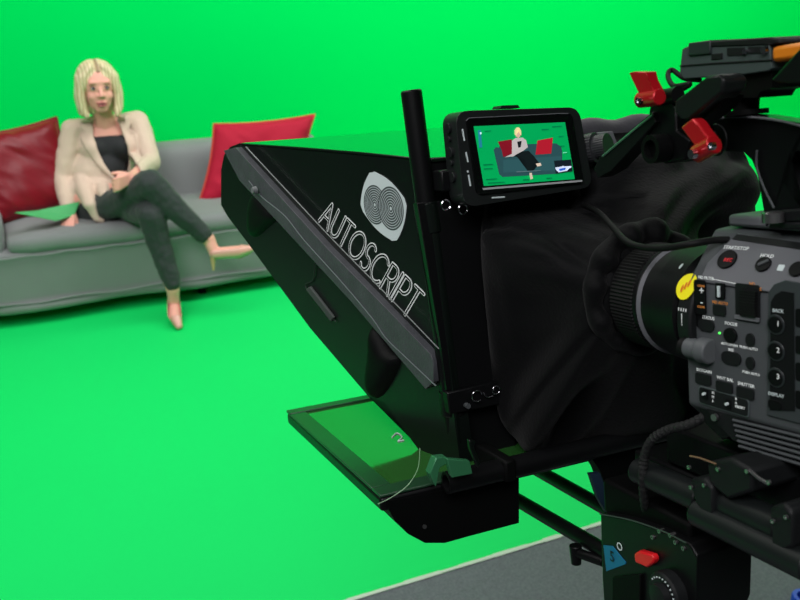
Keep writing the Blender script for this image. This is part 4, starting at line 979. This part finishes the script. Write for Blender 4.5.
hb_ = RIG.M @ Vector((.135, -.235, -.49))
HD = thing('tripod', 'black tripod under the camera, its fluid head with blue emblem and red switch', 'tripod', RIG, RIG.I @ Vector((hb_.x, hb_.y, 0)))
hr = .092
def hh(x, y, o_=0): return RIG.r(hr-o_, x, y)
bm = NB(); prism(bm, [hh(*q) for q in ((600, 513), (630, 519), (662, 530), (690, 544), (697, 556), (696, 612), (686, 640), (606, 640), (602, 580))], (.062, 0, 0)); link('head_housing', bm, BLK, RIG, HD, bevel=.004, bseg=3)
bm = NB(); tube(bm, smoothpath([hh(*q, .001) for q in ((600, 514), (630, 520), (662, 531), (686, 543))], 6), .0007, 6); link('housing_edge', bm, mat('edge_dim', (60, 80, 68), .35), RIG, HD)
bm = NB(); box(bm, (.10, -.28, -.215), (.16, -.15, -.178)); link('head_top', bm, BLKD, RIG, HD, bevel=.004)
bm = NB(); cyl(bm, (.135, -.235, -.31), (.135, -.235, -.50), .042, .040, 40); link('bowl', bm, BLK, RIG, HD, bevel=.003)
bm = NB(); prism(bm, [hh(*q) for q in ((604, 545), (613, 546), (626, 562), (626, 564), (607, 571))], V((-.0008, 0, 0))); EM = link('blue_emblem', bm, BLUE, RIG, HD)
text_mesh('printed_text', 'O', WHTG, RIG, HD, hh(619.5, 547, .0012), (0, -1, 0), (0, 0, 1), .012)
text_mesh('printed_text', '5', mat('emblem_dark', (8, 24, 34), .5), RIG, EM, hh(612, 557, .0018), (0, -1, 0), (0, 0, 1), .016)
bm = NB(); prism(bm, [hh(*q) for q in ((640, 552), (645, 549), (658, 553), (660, 557), (659, 561), (653, 566), (641, 561))], V((-.007, 0, 0))); link('red_switch', bm, REDP, RIG, HD, bevel=.0015)
bm = NB(); p = hh(673, 592, 0); lathe(bm, p, (-1, 0, 0), [(0, .021), (.010, .021), (.012, .019), (.012, .012), (.018, .011), (.019, .005)], 60, ribs=1, ramp=-.02); DL = link('drag_dial', bm, GREYD, RIG, HD, smooth=35)
bm = NB()
for i in range(20):
    a = radians(40+14*i); c = p+V((-.0125, cos(a)*.0165, sin(a)*.0165)); box(bm, c-V((.0004, .0006, .0006)), c+V((.0004, .0006, .0006)))
link('dial_scale', bm, WHTG, RIG, DL)
for x_, y_ in ((657, 548-10), (675, 536), (664, 532), (688, 549), (680, 543)):
    bm = NB(); q_ = hh(x_, y_-2, -.004); cyl(bm, q_, q_+V((-.006, 0, 0)), .0020, n=12, bore=.5); link('screw', bm, SILV, RIG, HD)
bm = NB(); a0 = hh(604, 562, -.02); cyl(bm, a0, a0+V((-.012, .035, 0)), .0055, n=16); a1 = a0+V((-.012, .035, 0)); cyl(bm, a1+V((0, 0, .008)), a1+V((0, 0, -.014)), .007, .0055, 16); link('lock_knob', bm, BLK, RIG, HD, bevel=.001)
bm = NB(); prism(bm, [hh(*q, .004) for q in ((612, 577), (640, 574), (640, 620), (612, 620))], (.01, 0, 0)); link('counterbalance_cover', bm, BLKD, RIG, HD, bevel=.001)
# tripod below the frame, standing on the carpet
bm = NB(); cyl(bm, hb_+V((0, 0, .01)), hb_+V((0, 0, -.10)), .05, .04, 32); bm.transform(RIG.I); link('bowl_block', bm, BLK, RIG, HD, bevel=.003)
for a in (25, 145, 265):
    d = V((cos(radians(a)), sin(radians(a)), 0)); foot = V((hb_.x, hb_.y, .012))+d*.36; bm = NB()
    tube(bm, [hb_+d*.03+V((0, 0, -.06)), foot], .014, 16); bm.transform(RIG.I); L = link('leg', bm, BLK, RIG, HD)
    bm = NB(); lathe(bm, V((foot.x, foot.y, 0)), (0, 0, 1), [(0, .03), (.012, .03), (.02, .016)], 20); bm.transform(RIG.I); link('rubber_foot', bm, RUB, RIG, L)
# small blue object on the carpet at the corner
bm = NB(); c = V((0, 0, 0)); q = STU.on((0, 0, 1, 0), 803, 606)
lathe(bm, (q.x, q.y, -.002), (0, 0, 1), [(0, .030), (.001, .032), (.03, .032), (.034, .030), (.034, .020), (.002, .019)], 32)
tag(link('tape_roll', bm, mat('bright_blue', (25, 70, 190), .4), STU), 'blue roll just visible on the carpet at the bottom right corner', 'roll')

# ================================================================== LIGHT
def area(name, frame, loc, tgt, sx, sy_, power, col=(1, 1, 1), spread=180):
    l = bpy.data.lights.new(name, 'AREA'); l.shape = 'RECTANGLE'; l.size = sx; l.size_y = sy_; l.energy = power; l.color = col; l.spread = radians(spread)
    o = bpy.data.objects.new(name, l); C.objects.link(o); p = frame.M @ Vector(loc); t = frame.M @ Vector(tgt)
    o.location = p; o.rotation_euler = (t-p).to_track_quat('-Z', 'Y').to_euler(); return o
area('softlight_ceiling', STU, (1.2, 3.0, 3.5), (1.2, 4.2, 0), 8, 1.6, 160, (1, .98, .95))
area('softlight_wall', STU, (3.6, 3.6, 3.45), (3.6, 5.6, 1.4), 7, .6, 118, (1, .98, .95))
area('softlight_right', STU, (5.2, 3.9, 3.4), (5.2, 5.6, 1.8), 3.5, .6, 24, (1, .98, .95))  # added fill to brighten the right of the wall, no known lamp
area('softlight_talent', STU, (-.6, 1.6, 2.9), (.6, 4.4, .8), 1.2, .8, 36, (1, .97, .93))
area('room_light', STU, (-1.0, -.6, 3.4), (0.3, 1.0, 1.2), 2.2, 1.4, 85, (1, .97, 1))  # added fill putting white light on the camera and rig, no known lamp
w = bpy.data.worlds.new('world'); SC.world = w; w.use_nodes = True
w.node_tree.nodes['Background'].inputs[0].default_value = (.5, .55, .55, 1); w.node_tree.nodes['Background'].inputs[1].default_value = .3
